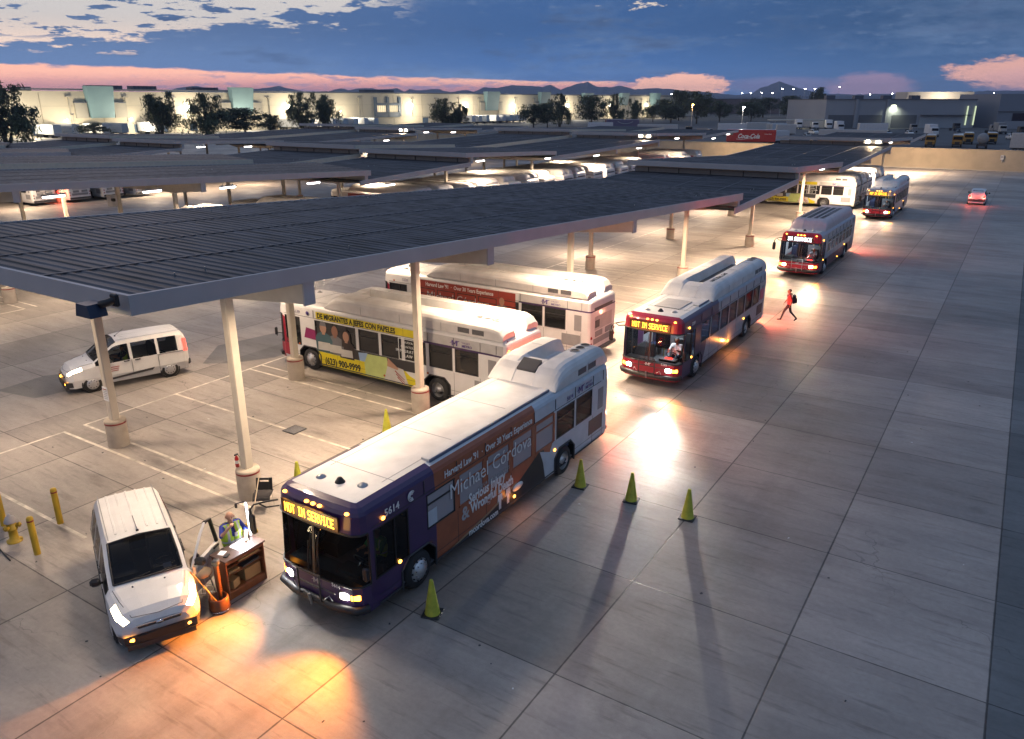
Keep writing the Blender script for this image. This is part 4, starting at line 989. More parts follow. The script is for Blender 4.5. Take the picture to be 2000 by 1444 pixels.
#        y,   sill,mid, belt,zb,  win, zt,  roofw,zr, zc
VAN = [(0.00, .55, .60, .52, .66, .42, .70, .30, .72, .73), (0.06, .70, .75, .68, .74, .56, .80, .40, .83, .84), (0.22, .80, .85, .80, .84, .68, .92, .50, .95, .97),
       (0.55, .83, .89, .85, .92, .74, 1.01, .60, 1.05, 1.07), (0.92, .84, .905, .88, .98, .79, 1.07, .68, 1.12, 1.15), (1.02, .84, .91, .885, 1.0, .80, 1.12, .70, 1.17, 1.20),
       (1.35, .84, .915, .89, 1.02, .79, 1.36, .69, 1.42, 1.46), (1.72, .84, .915, .89, 1.03, .765, 1.60, .66, 1.69, 1.73), (1.86, .84, .915, .89, 1.03, .755, 1.64, .65, 1.75, 1.79),
       (2.25, .84, .915, .89, 1.04, .75, 1.66, .66, 1.79, 1.83), (2.36, .84, .915, .89, 1.04, .75, 1.66, .66, 1.79, 1.835), (3.25, .84, .915, .89, 1.05, .745, 1.66, .66, 1.80, 1.84),
       (3.35, .84, .915, .89, 1.05, .745, 1.66, .66, 1.80, 1.84), (4.05, .83, .905, .88, 1.06, .735, 1.65, .65, 1.785, 1.82), (4.28, .82, .89, .87, 1.06, .72, 1.62, .63, 1.75, 1.78), (4.40, .78, .85, .83, 1.05, .68, 1.52, .58, 1.62, 1.64), (4.46, .72, .78, .76, 1.0, .62, 1.40, .5, 1.48, 1.49)]
SUV = [(0.00, .55, .62, .55, .70, .45, .74, .3, .76, .77), (0.08, .74, .8, .74, .80, .6, .86, .42, .88, .89), (.5, .84, .9, .86, .9, .74, .99, .6, 1.02, 1.04), (1.05, .86, .93, .9, .98, .8, 1.07, .68, 1.1, 1.12),
       (1.15, .86, .93, .9, 1.0, .8, 1.12, .68, 1.16, 1.18), (1.95, .86, .94, .91, 1.02, .74, 1.52, .62, 1.6, 1.63), (2.1, .86, .94, .91, 1.02, .73, 1.55, .62, 1.63, 1.67), (2.75, .86, .94, .91, 1.03, .73, 1.57, .62, 1.66, 1.7), (2.85, .86, .94, .91, 1.03, .73, 1.57, .62, 1.66, 1.7),
       (3.6, .86, .93, .9, 1.04, .71, 1.55, .6, 1.64, 1.67), (4.25, .84, .91, .88, 1.05, .68, 1.50, .58, 1.59, 1.62), (4.5, .80, .87, .84, 1.04, .64, 1.36, .52, 1.42, 1.43), (4.68, .76, .82, .8, .98, .6, 1.05, .45, 1.08, 1.09)]
def car_body(st, mt, ws, wins, scale=1., heads=None, headmat=None, lower=None, open_door=None, rearwin=None, wglass=None):
    """returns body MB, windscreen MB, list of window MBs; ws=(i0,i1) station span of the windscreen, wins=[(i0,i1),...]"""
    R = []
    for (y, a, b, c, zb, w, zt, r, zr, zc) in st:
        mz = min(.55, zb-.08)
        R.append([(0, y, .24), (a, y, .24), (b, y, mz), (c, y, zb), (w, y, zt), (r, y, zr), (r*.5, y, (zr+zc*2)/3+.004), (0, y, zc)])
    body = MB(); wsm = MB(); wm = {}
    n = len(R)
    for s in (1, -1):
        fl = lambda p: (p[0]*s, p[1], p[2])
        for i in range(n-1):
            for k in range(7):
                q = [fl(R[i][k]), fl(R[i+1][k]), fl(R[i+1][k+1]), fl(R[i][k+1])]
                if s < 0: q = q[::-1]
                if heads and i in heads and k == 3: wm.setdefault(('head', s), MB()).add(q, [(0, 1, 2, 3)], headmat, True); continue
                if ws[0] <= i < ws[1] and k >= 5: wsm.add(q, [(0, 1, 2, 3)], GLASSV, True); continue
                w = next((w for w in wins if w[0] <= i < w[1]), None)
                if k == 3 and w and not (open_door and open_door == (w, s)): wm.setdefault((w, s), MB()).add(q, [(0, 1, 2, 3)], wglass or GLASSO, False); continue
                if open_door and open_door[1] == s and open_door[0][0] <= i < open_door[0][1] and k in (1, 2, 3): body.add([(p[0]*.93, p[1], p[2]) for p in q], [(0, 1, 2, 3)], BLACK); continue
                body.add(q, [(0, 1, 2, 3)], lower if (lower and (k == 0 or (k == 1 and (i < 2 or i >= n-3)))) else mt, True)
        for e, rv in ((0, s < 0), (n-1, s > 0)):
            q = [fl(p) for p in R[e]]; body.poly(q[::-1] if rv else q, mt if e else (lower or mt))
    return body, wsm, wm, R
def car_wheel(parent, x, y, sd, r=.33, cover=True):
    T = Matrix.Translation((x, y, r)) @ Matrix.Rotation(radians(90)*sd, 4, 'Y'); w = MB()
    w.lathe([(r+.055, -.06), (r+.05, .004), (r+.005, .006)], BLACK, 24, T); w.lathe([(.20, .02), (r-.03, .03), (r, -.01), (r, -.18)], RUBBER, 24, T)
    wo = w.build('wheel', parent); q = MB(); q.lathe([(.215, .022), (.20, .04), (.10, .055), (0, .06)], ALU, 24, T)
    for k in range(9):
        a = 2*pi*k/9; c = T @ V((.15*cos(a), .15*sin(a), .047)); q.lathe([(.022, 0), (0, .004)], DARKG, 6, T @ Matrix.Translation((.15*cos(a), .15*sin(a), .049)))
    q.build('rim', wo)
def van(label, loc, rz, sc, lit, door=False, rear_lit=False, group='white passenger vans'):
    root = thing('white_van', label, 'van', loc, rz, group); root.scale = (sc,)*3
    GT = pm('van_trim', (.035, .035, .038), .6)
    wins = [(5, 9), (10, 11), (12, 13)]
    body, wsm, wm, R = car_body(VAN, WHITE, (5, 8), wins, lower=None, heads=(1, 2), headmat=E_WARM if lit else CLEARL, open_door=((5, 9), 1) if door else None)
    bo = body.build('body', root); w = wsm
    L5 = R[5]; L8 = R[8]
    wsm.tube([(-.70, 1.02, 1.18), (-.35, .99, 1.205), (0, .98, 1.21), (.35, .99, 1.205), (.70, 1.02, 1.18)], .022, BLACK, 6); wsm.tube([(-.65, 1.86, 1.755), (0, 1.88, 1.797), (.65, 1.86, 1.755)], .02, BLACK, 6)
    for s in (1, -1): wsm.tube([(s*.70, 1.02, 1.18), (s*.69, 1.35, 1.425), (s*.66, 1.72, 1.695), (s*.65, 1.86, 1.755)], .02, BLACK, 6)
    wsm.build('windscreen', root)
    for (wn, s), m in wm.items(): m.build('headlight' if wn == 'head' else 'window', root)
    # cabin
    m = MB(); m.box((0, 1.25, .98), (1.5, .55, .12), BLACK); m.box((0, 2.9, .5), (1.6, 3, .05), BLACK)
    for x in (-.4, .4): m.box((x, 2.05, .85), (.5, .5, .2), DARKG, bev=.05); m.box((x, 2.32, 1.2), (.5, .14, .7), DARKG, bev=.05); m.box((x, 2.36, 1.62), (.26, .1, .18), DARKG, bev=.04)
    m.box((0, 3.3, 1.0), (1.4, .15, .7), DARKG, bev=.05); m.build('seats', root)
    m = MB(); m.tube([(.4+.18*cos(a*pi/8), 1.62-.08*sin(a*pi/8), 1.12+.15*sin(a*pi/8)) for a in range(17)], .014, BLACK, 6); m.build('steering_wheel', root)
    # lower trim, bumper, grille
    m = MB(); m.add([(-.80, .18, .30), (-.72, -.03, .30), (0, -.085, .30), (.72, -.03, .30), (.80, .18, .30), (-.84, .16, .50), (-.72, -.05, .52), (-.42, -.09, .55), (0, -.105, .56), (.42, -.09, .55), (.72, -.05, .52), (.84, .16, .50)],
                    [(0, 1, 6, 5), (1, 2, 8, 7, 6), (2, 3, 10, 9, 8), (3, 4, 11, 10)], GT)
    m.box((0, .0, .25), (1.36, .16, .12), GT); m.box((0, -.095, .43), (.9, .03, .16), BLACK); m.build('front_bumper', root)
    m = MB(); m.box((0, -.005, .665), (.86, .07, .085), GT, bev=.02); m.box((0, -.012, .70), (.9, .06, .02), CHROME); m.lathe([(.075, 0), (.07, .012), (0, .014)], CHROME, 20, Matrix.Translation((0, -.045, .668)) @ Matrix.Rotation(radians(90), 4, 'X') @ Matrix.Diagonal((1, .55, 1, 1))); m.build('grille', root)
    for s in (1, -1):
        if lit: lamp('SPOT', 'headlight_lamp', (s*.74, -.10, .80), lit, (1., .8, .5), root, to=(s*1.1, -8, -.3), angle=85, blend=.9, rad=.08)
        m = MB(); m.box((s*.62, -.02, .42), (.20, .05, .09), CLEARL if not lit else E_AMBS, rz=s*.4, bev=.02); m.build('fog_light', root)
        m = MB(); y = 4.40; m.add([(s*.895, y-.13, 1.02), (s*.865, y+.02, .99), (s*.715, y+.02, 1.45), (s*.77, y-.13, 1.50)], [(0, 1, 2, 3)[::s]], E_RED if rear_lit else REDL); m.build('tail_light', root)
        if not (door and s > 0):
            m = MB(); m.box((s*1.02, 1.42, 1.14), (.22, .13, .19), BLACK, rz=s*.15, bev=.05); m.tube([(s*.88, 1.45, 1.08), (s*.98, 1.43, 1.1)], .03, BLACK, 6); m.build('mirror', root)
        m = MB(); m.prism([(1.35, .36), (3.0, .46), (3.1, .56), (1.5, .44)], s*.905, s*.925, GT, Matrix(((0, 0, 1, 0), (1, 0, 0, 0), (0, 1, 0, 0), (0, 0, 0, 1)))); m.build('side_moulding', root)
        m = MB(); m.box((s*.90, 2.12, 1.0 if not False else 0), (.035, .2, .035), GT); m.box((s*.908, 2.52, .985), (.035, .2, .035), GT); m.build('door_handle', root)
        for y in (.83, 3.66): car_wheel(root, s*.86, y, s)
    m = MB(); m.box((0, 4.44, .50), (1.66, .16, .26), GT, bev=.05); m.build('rear_bumper', root)
    m = MB()
    for k in range(5): m.box((-.44+k*.22, 3.15, 1.838-abs(k-2)*.011), (.05, 2.1, .012), WHITE, bev=.004)
    for s in (1, -1): m.box((s*.615, 3.1, 1.815), (.02, 2.4, .008), GREY)
    m.build('roof_rib', root)
    m = MB()      # door seams, sliding rail, bonnet edge, wiper arms
    for s in (1, -1):
        for y in (1.28, 2.30, 3.28): m.box((s*.912, y, .72), (.012, .012, .62), DARKG); 
        m.box((s*.895, 3.75, 1.02), (.016, 1.0, .018), DARKG); m.tube([(s*.50, .10, .87), (s*.66, .55, 1.045), (s*.74, .95, 1.11)], .006, DARKG, 5)
    m.tube([(-.50, .10, .87), (0, .02, .86), (.50, .10, .87)], .006, DARKG, 5)
    m.tube([(-.5, 1.0, 1.19), (.05, 1.06, 1.25)], .012, BLACK, 5); m.tube([(.1, .99, 1.21), (.6, 1.05, 1.23)], .012, BLACK, 5)
    m.build('panel_seam', root)
    m = MB(); m.tube([(0, 2.0, 1.81), (0, 2.02, 1.85)], .03, BLACK, 8); m.tube([(0, 2.02, 1.85), (-.03, 2.35, 2.05)], .006, BLACK, 5); m.build('roof_antenna', root)
    m = MB(); m.box((.42, 1.14, 1.255), (.16, .01, .11), LTGREY, M=Matrix.Rotation(radians(-50), 4, 'X')); m.build('windscreen_notice', root)
    m = MB(); 
    for s in (-.35, .3): m.tube([(s, .82, 1.125), (s, .84, 1.145)], .018, BLACK, 6)
    m.build('washer_jet', root)
    return root
def van_logo(root, x, y, z, M=None, p=None):
    pr = p or root
    lettering('CITY TRANSIT', .10, pm('faded_red_lettering', (.4, .12, .1), .5), (x, y+.26, z+.16), 'L', pr, M=M); lettering('SUPERVISION', .10, pm('faded_red_lettering', (.4, .12, .1), .5), (x, y+.26, z+.03), 'L', pr, M=M)
    m = MB(); m.lathe([(.11, 0), (.11, .004), (0, .004)], INKG, 16, Matrix.Translation((x, y+.1, z+.12)) @ (M or FACE['L'])); m.build('van_emblem', pr)
a1 = atan2(-.324, .946)   # van driving past behind the posts: nose along (-.324,-.946)
V1 = van('white van driving past beyond the first posts, headlights on, driver in yellow vest', (-31.05, 14.75, 0), atan2(-.324, .946), 1.05, 40, rear_lit=True)
m = MB()
for z in (0, 1, 2): m.box((.925, 1.62, .86-z*.075), (.006, .42-.05*z, .03), pm('faded_red_lettering', (.4, .12, .1), .5))
m.lathe([(.09, 0), (.09, .004), (0, .004)], INKG, 14, Matrix.Translation((.918, 1.28, .80)) @ FACE['L']); m.build('van_emblem', V1)
V2 = van('white van parked beside the desk with its driver door open and headlights on', (-13.72, 7.45, 0), atan2(.906, .423), 1.0, 26, door=True)
# the open front door, hinged on the left side
dr = bpy.data.objects.new('driver_door', None); COL.objects.link(dr); dr.parent = V2; dr.location = (.90, 1.12, 0); dr.rotation_euler = (0, 0, radians(-42))
m = MB(); TD = Matrix(((0, 0, 1, 0), (1, 0, 0, 0), (0, 1, 0, 0), (0, 0, 0, 1)))
m.prism([(0, .32), (1.02, .32), (1.10, .6), (1.12, 1.04), (0, .99)], -.06, .03, WHITE, TD); dp = m.build('door_panel', dr)
m = MB(); fr = [(0, 0, .99), (-.03, .30, 1.28), (-.08, .60, 1.52), (-.12, .88, 1.66), (-.12, 1.10, 1.64), (-.02, 1.12, 1.04)]
m.tube(fr[:4], .035, WHITE, 6); m.tube(fr[3:], .05, BLACK, 6); m.tube([(-.01, .30, 1.0), (-.05, .32, 1.30)], .02, BLACK, 6); m.build('door_frame', dr)
m = MB(); m.box((.16, .12, 1.13), (.24, .14, .2), BLACK, rz=.2, bev=.05); m.tube([(.02, .1, 1.04), (.12, .12, 1.1)], .03, BLACK, 6); m.build('mirror', dr)
m = MB(); m.box((.045, .98, .98), (.03, .2, .04), BLACK); m.build('door_handle', dr)
for k, t in enumerate(('DRIVER RELIEF', 'VEHICLE', '5143')): lettering(t, .13, INKG, (.034, .1, .82-k*.15), 'L', dr)
# red-lit car driving away
def car(label, loc, rz, mat, name='parked_car', cat='car', group=None, brake=False):
    root = thing(name, label, cat, loc, rz, group)
    body, wsm, wm, R = car_body(SUV, mat, (4, 6), [(4, 7), (8, 9), (9, 11)], wglass=GLASSD); body.build('body', root); wsm.build('windscreen', root)
    for k, q in wm.items(): q.build('window', root)
    m = MB(); m.add([(-.5, 4.30, 1.60), (.5, 4.30, 1.60), (.62, 4.58, 1.16), (-.62, 4.58, 1.16)], [(0, 3, 2, 1)], GLASSD); m.build('rear_window', root)
    for s in (1, -1):
        for y in (.9, 3.75): car_wheel(root, s*.90, y, s, .35)
        m = MB(); m.box((s*.70, 4.64, .95), (.22, .12, .26), E_RED if brake else REDL, bev=.03); m.build('tail_light', root)
        m = MB(); m.box((s*.60, .08, .76), (.3, .12, .12), CLEARL, rz=s*.3, bev=.03); m.build('headlight', root)
        m = MB(); m.box((s*1.02, 1.5, 1.1), (.2, .12, .15), BLACK, bev=.04); m.build('mirror', root)
    m = MB(); m.box((0, 4.66, .55), (1.7, .14, .3), DARKG, bev=.05); m.box((0, 4.74, .72), (.34, .02, .17), LTGREY); m.build('rear_bumper', root)
    return root
C1 = car('white car driving away up the yard, red tail lights glowing on the pavement', (-3.8, 107.2, 0), radians(180), WHITE, 'moving_car', brake=True)
for s in (1, -1): lamp('POINT', 'brake_lamp_light', (s*.75, 4.95, .9), 45, (1., .14, .09), C1, rad=.06)
# ---------------------------------------------------------------- people: one continuous skin grown round a jointed skeleton
SKIN = pm('skin', (.48, .26, .17), .5); SKIN2 = pm('tan_skin', (.28, .14, .08), .5); HAIR = pm('dark_hair', (.02, .015, .012), .6); HAIRG = pm('grey_hair', (.35, .32, .3), .6)
VEST = pm('hi_vis_vest', (.55, .78, .05), .6); REFL = pm('silver_tape', (.6, .6, .58), .35); BLUE = pm('royal_blue_shirt', (.012, .03, .28), .7)
EYE = pm('eye', (.02, .015, .01), .3)
def person(label, loc, rz, J, mats, group=None, voxel=.016, sc=1., head=None, handcurl=(.5, .5)):
    """J: joint name -> (x,y,z), facing -y.  mats: body, arm, leg, shoe, skin, hair"""
    H = V(J['head']); hd = V(head or (0, -1, 0)).normalized(); up = V((0, 0, 1)); rt = hd.cross(up).normalized(); upn = rt.cross(hd)
    caps = []
    def cap(a, b, ra, rb, t): caps.append((V(J[a]) if isinstance(a, str) else V(a), V(J[b]) if isinstance(b, str) else V(b), ra, rb, t))
    sh = (V(J['shL'])+V(J['shR']))/2; pv = (V(J['hipL'])+V(J['hipR']))/2; ch = J.get('girth', 1.)
    mid = pv*.55+sh*.45
    for sd in ('L', 'R'):
        s_ = V(J['sh'+sd]); h_ = V(J['hip'+sd])
        cap(pv*.3+h_*.7+V((0, 0, .03)), pv.lerp(sh, .5)*.55+(s_+(h_-pv)*.4)*.45-V((0, 0, .05)), .115*ch, .115*ch, 'body'); cap(pv.lerp(sh, .5)*.6+(h_*.5+s_*.5)*.4, sh*.45+s_*.55-V((0, 0, .07)), .12*ch, .105, 'body')
        cap('sh'+sd, 'el'+sd, .062, .048, 'arm'); cap('el'+sd, 'wr'+sd, .044, .030, 'fore')
        cap('hip'+sd, 'kn'+sd, .088, .060, 'leg'); cap('kn'+sd, 'an'+sd, .058, .040, 'leg')
        an = V(J['an'+sd]); to = V(J['toe'+sd]); cap(an-V((0, 0, .03)), to, .044, .034, 'shoe'); cap(an-V((0, 0, .035)), an*.75+to*.25-V((0, 0, .03)), .045, .04, 'shoe')
        # palm, four fingers and a thumb
        e = V(J['el'+sd]); w = V(J['wr'+sd]); d = (w-e).normalized(); d = V(J['hd'+sd]).normalized() if 'hd'+sd in J else d
        side = d.cross(V((0, 0, 1))); side = side.normalized() if side.length > .1 else V((1, 0, 0)); nrm = side.cross(d)
        cv = handcurl[0 if sd == 'L' else 1]
        for k in range(4):
            o = side*(-.030+.020*k); L_ = (.038, .043, .040, .031)[k]; p0 = w+d*.01+o*.6; p1 = w+d*.085+o; cap(p0, p1, .014, .012, 'hand')
            q1 = p1+(d*cos(cv)-nrm*sin(cv))*L_; q2 = q1+(d*cos(cv*2.2)-nrm*sin(cv*2.2))*L_*.8; cap(p1, q1, .0105, .0095, 'hand'); cap(q1, q2, .0095, .0085, 'hand')
        ts = -1 if sd == 'L' else 1; t0 = w+d*.03+side*.03*ts; t1 = t0+d*.035+side*.03*ts-nrm*.012; cap(t0, t1, .014, .012, 'hand'); cap(t1, t1+d*.032-nrm*.008, .0115, .010, 'hand')
    cap(sh+V((0, 0, -.02)), H-upn*.09, .058, .055, 'neck'); cap(sh+(V(J['shL'])-sh)*.8, sh+(V(J['shR'])-sh)*.8, .07, .07, 'body')
    cap(H+upn*.02-hd*.012, H+upn*.025-hd*.03, .088, .086, 'head'); cap(H-upn*.05+hd*.03, H+upn*.0+hd*.015, .060, .075, 'head'); cap(H-upn*.085+hd*.05, H-upn*.07+hd*.045, .034, .04, 'head')
    cap(H+hd*.085+upn*.015, H+hd*.112-upn*.02, .012, .016, 'nose')
    for s in (1, -1): cap(H+rt*s*.088-upn*.02, H+rt*s*.094+upn*.02-hd*.008, .014, .018, 'ear')
    m = MB()
    for a, b, ra, rb, t in caps:
        dirv = (b-a); ln = dirv.length; dirv = dirv.normalized() if ln > 1e-5 else V((0, 0, 1)); n = 5; pts = []; rs = []
        for k in range(n): t_ = k/(n-1)*pi/2; pts.append(a-dirv*ra*cos(t_)); rs.append(max(1e-3, ra*sin(t_)))
        for k in range(n): t_ = k/(n-1)*pi/2; pts.append(b+dirv*rb*sin(t_)); rs.append(max(1e-3, rb*cos(t_)))
        m.tube(pts, rs, SKIN, 10)
    o = m.build('person'); md = o.modifiers.new('r', 'REMESH'); md.mode = 'VOXEL'; md.voxel_size = voxel; md.use_smooth_shade = True
    sm = o.modifiers.new('s', 'SMOOTH'); sm.factor = .5; sm.iterations = 2
    dg = bpy.context.evaluated_depsgraph_get(); me = bpy.data.meshes.new_from_object(o.evaluated_get(dg)); o.modifiers.clear(); old = o.data; o.data = me; bpy.data.meshes.remove(old)
    o.location = loc; o.rotation_euler = (0, 0, rz); o.scale = (sc,)*3; tag(o, label, 'person', group)
    names = ['body', 'arm', 'fore', 'leg', 'shoe', 'skin', 'hair', 'eye']; me.materials.clear()
    for k in names: me.materials.append(mats.get(k, mats['skin']) if k != 'eye' else EYE)
    tags = []
    for p in me.polygons:
        c = p.center; best = 9; bt = 'body'
        for a, b, ra, rb, t in caps:
            ab = b-a; q = max(0., min(1., (c-a).dot(ab)/max(1e-9, ab.length_squared))); dd = (c-(a+ab*q)).length-(ra+(rb-ra)*q)
            if dd < best: best = dd; bt = t
        tags.append(bt); r = c-H
        if bt in ('head', 'nose', 'ear'):
            u, f, sd_ = r.dot(upn), r.dot(hd), abs(r.dot(rt)); k = 'skin'
            if bt == 'head' and (u > (.06 if not mats.get('bald') else .2) or (f < -.02 and u > (-.05 if not mats.get('bald') else -.07) and u < (.5 if not mats.get('bald') else .03))): k = 'hair'
            if f > .075 and abs(u-.018) < .011 and .018 < sd_ < .045: k = 'eye'
        else: k = {'hand': 'skin', 'neck': 'skin'}.get(bt, bt)
        p.material_index = names.index(k); p.use_smooth = True
    return o, tags
def vest_from(o, tags, zlo, zhi, mat, name='hi_vis_vest', off=.014, front_gap=.05, stripes=True):
    me = o.data; m = MB(); vn = [v.normal.copy() for v in me.vertices]; ix = {}; vs = []; fs = []; ms = []
    for p, t in zip(me.polygons, tags):
        if t == 'body' and zlo < p.center.z < zhi and not (abs(p.center.x) < front_gap*(1 if p.center.z > (zlo+zhi)/2 else .25) and p.normal.y < -.2):
            f = []
            for v in p.vertices:
                if v not in ix: ix[v] = len(vs); vs.append(me.vertices[v].co + vn[v]*off)
                f.append(ix[v])
            fs.append(tuple(f)); c = p.center
            ms.append(REFL if stripes and (abs(c.z-(zlo*.7+zhi*.3)) < .022 or (abs(abs(c.x)-.13) < .022 and c.z > zlo*.7+zhi*.3)) else mat)
    for f, k in zip(fs, ms): m.f.append(f); m.m.append(m.mi(k)); m.sm.append(True)
    m.v = [tuple(v) for v in vs]; return m.build(name, o)
# man at the desk, right hand up at his face, left forearm on the desk
JD = dict(head=(0, -.03, 1.60), shL=(.20, .0, 1.40), shR=(-.20, .0, 1.40), elL=(.31, -.13, 1.17), wrL=(.16, -.36, 1.13), elR=(-.33, -.20, 1.30), wrR=(-.17, -.30, 1.50), hdR=(.6, .2, .5),
          hipL=(.10, 0, .92), hipR=(-.10, 0, .92), knL=(.11, -.02, .50), knR=(-.11, -.02, .50), anL=(.11, .02, .09), anR=(-.12, .02, .09), toeL=(.13, -.15, .035), toeR=(-.14, -.15, .035), girth=1.28)
desk_dir = 0
P1, t1 = person('bald man in blue shirt and yellow vest behind the lit desk', (-14.50, 9.98, 0), radians(80), JD,
    dict(body=BLUE, arm=BLUE, fore=SKIN, leg=pm('navy_trousers', (.015, .02, .04), .8), shoe=BLACK, skin=SKIN, hair=HAIRG, bald=True), head=(-.35, -1, -.05), sc=1.06)
vest_from(P1, t1, .86, 1.45, VEST, front_gap=.05)
m = MB(); m.box((.02, -.205, 1.22), (.07, .01, .10), INKW); m.tube([(.02, -.2, 1.27), (.0, -.17, 1.40)], .004, pm('red_lanyard', (.5, .03, .05), .5), 5); m.build('id_badge', P1)
# walker with a backpack
JW = dict(head=(0, -.06, 1.60), shL=(.18, -.01, 1.40), shR=(-.18, -.01, 1.40), elL=(.23, .10, 1.14), wrL=(.22, .04, .92), elR=(-.23, -.08, 1.14), wrR=(-.21, -.22, .95),
          hipL=(.09, 0, .93), hipR=(-.09, 0, .93), knL=(.10, -.22, .56), knR=(-.09, .10, .50), anL=(.10, -.34, .15), anR=(-.10, .42, .17), toeL=(.11, -.50, .10), toeR=(-.10, .33, .05))
P2, t2 = person('person in dark clothes walking past the second bus with a black backpack', (-9.15, 41.35, -.02), radians(-75), JW,
    dict(body=pm('dark_red_shirt', (.30, .04, .05), .8), arm=pm('dark_red_shirt', (.30, .04, .05), .8), fore=SKIN2, leg=pm('black_trousers', (.012, .012, .015), .8), shoe=BLACK, skin=SKIN2, hair=HAIR), sc=1.03)
m = MB(); m.box((0, .20, 1.20), (.32, .18, .46), pm('backpack_cloth', (.03, .015, .02), .8), bev=.06); m.box((0, .31, 1.12), (.24, .08, .24), pm('backpack_cloth', (.03, .015, .02), .8), bev=.03)
for s in (1, -1): m.tube([(s*.13, .12, 1.42), (s*.14, -.02, 1.49), (s*.14, -.14, 1.36), (s*.15, -.08, 1.10), (s*.14, .12, 1.0)], .018, BLACK, 6)
r = m.build('backpack', None, P2.location.copy()); r.rotation_euler = P2.rotation_euler; r.scale = P2.scale; tag(r, 'black backpack on the back of the walking person', 'backpack')
# drivers, seated
JS = dict(head=(0, -.04, 1.27), shL=(.19, 0, 1.05), shR=(-.19, 0, 1.05), elL=(.24, -.22, .86), wrL=(.15, -.46, .96), elR=(-.24, -.22, .86), wrR=(-.15, -.46, .96), hipL=(.10, .02, .58), hipR=(-.10, .02, .58),
          knL=(.14, -.42, .62), knR=(-.14, -.42, .62), anL=(.13, -.56, .20), anR=(-.13, -.56, .20), toeL=(.13, -.74, .16), toeR=(-.13, -.74, .16))
def driver(veh, x, y, z, label, shirt, skin, hair, vest=False, sc=1.):
    Mw = Matrix.Translation(veh.location) @ Matrix.Rotation(veh.rotation_euler.z, 4, 'Z') @ Matrix.Scale(veh.scale[0], 4); p = Mw @ V((x, y, z))
    o, t = person(label, p, veh.rotation_euler.z, JS, dict(body=shirt, arm=shirt, fore=skin, leg=pm('navy_trousers', (.015, .02, .04), .8), shoe=BLACK, skin=skin, hair=hair), voxel=.022, sc=sc)
    if vest: vest_from(o, t, .6, 1.08, VEST, front_gap=.07)
    return o
GREYS = pm('grey_uniform', (.10, .11, .13), .8); WHS = pm('white_shirt', (.55, .55, .55), .8)
driver(BUS1, .66, 1.42, .46, 'driver in a green safety vest at the wheel of the nearest bus', pm('green_shirt', (.12, .35, .12), .8), SKIN, HAIR, True)
driver(BUS2, .66, 1.42, .46, 'driver at the wheel of the second bus in the lane', WHS, SKIN2, HAIR)
driver(BUS3, .66, 1.42, .46, 'driver at the wheel of the third bus, under the white sign', GREYS, SKIN2, HAIR)
driver(BUS4, .66, 1.42, .46, 'driver at the wheel of the farthest bus in the lane', GREYS, SKIN2, HAIR)
driver(V1, .40, 2.16, .28, 'driver in a yellow vest seen through the side window of the moving white van', pm('dark_shirt', (.02, .02, .025), .8), SKIN2, HAIR, True, .95)
# ---------------------------------------------------------------- traffic cones
CONE = pm('lime_cone', (.42, .42, .04), .5, var=.25, scale=5)
def cone_mesh():
    m = MB(); m.lathe([(.185, .035), (.175, .06), (.045, .88), (.04, .91), (0, .91)], CONE, 24); return m
cn = thing('traffic_cone', 'x', 'cone', (-9.55, 11.45, 0), .35, 'lime traffic cones'); cone_mesh().build('cone', cn); m = MB(); m.box((0, 0, .022), (.44, .44, .044), BLACK, bev=.02); m.build('base', cn); kids_of(cn)
cn['label'] = "lime traffic cone standing by the nearest bus's front wheel"
for x, y, a, l in ((-9.62, 18.75, .1, 'lime cone by the rear wheel of the nearest bus, first in the row of three'), (-7.95, 18.78, .2, 'lime cone in the middle of the row of three across the lane'), (-6.2, 18.72, .05, 'lime cone at the open end of the row of three across the lane'), (-17.25, 18.6, .3, 'lime cone by the parking line behind the roof of the nearest bus'), (-16.7, 14.0, .4, 'lime cone half hidden behind the nose of the nearest bus, beyond the black chair')):
    dup(cn, (x, y, 0), a, l)
# bollards and hydrant
BYEL = pm('bollard_yellow', (.50, .32, .02), .5, var=.15, scale=3)
bl = thing('bollard', 'yellow steel bollard right of the hydrant, close to the bottom edge of the bay line', 'bollard', (-20.75, 9.0, 0), 0, 'yellow bollards'); m = MB(); m.lathe([(.082, 0), (.082, 1.05), (.06, 1.085), (0, 1.09)], BYEL, 20); m.build('pipe', bl); m = MB(); m.lathe([(.0845, .96), (.0845, 1.0)], TAPE, 20); m.build('tape_band', bl); kids_of(bl)
bl['label'] = 'yellow bollard nearest the parked white van, at the end of a faded line'
for x, y, l in ((-19.7, 7.85, 'yellow bollard just right of the fire hydrant, nearest the camera'), (-21.95, 8.1, 'yellow bollard cut by the left edge, behind the hydrant')): dup(bl, (x, y, 0), 0, l)
hy = thing('fire_hydrant', 'yellow fire hydrant with a grey bonnet between yellow bollards', 'hydrant', (-20.85, 7.85, 0), .4)
m = MB(); m.lathe([(.19, 0), (.19, .04), (.11, .06), (.105, .34), (.14, .36), (.14, .39), (.115, .41), (.115, .58), (0, .58)], BYEL, 18); m.build('barrel', hy)
m = MB(); m.lathe([(.155, .58), (.15, .62), (.10, .73), (.04, .76), (.03, .81), (0, .81)], pm('hydrant_grey', (.4, .37, .36), .6), 18); m.build('bonnet', hy)
for a in (0, 2.1, 4.2):
    m = MB(); T = Matrix.Translation((0, 0, .47)) @ Matrix.Rotation(a, 4, 'Z') @ Matrix.Rotation(radians(90), 4, 'X'); m.lathe([(.055, .08), (.055, .17), (.068, .17), (.068, .21), (.02, .215), (.02, .235), (0, .235)], BYEL, 14, T); m.build('outlet', hy)
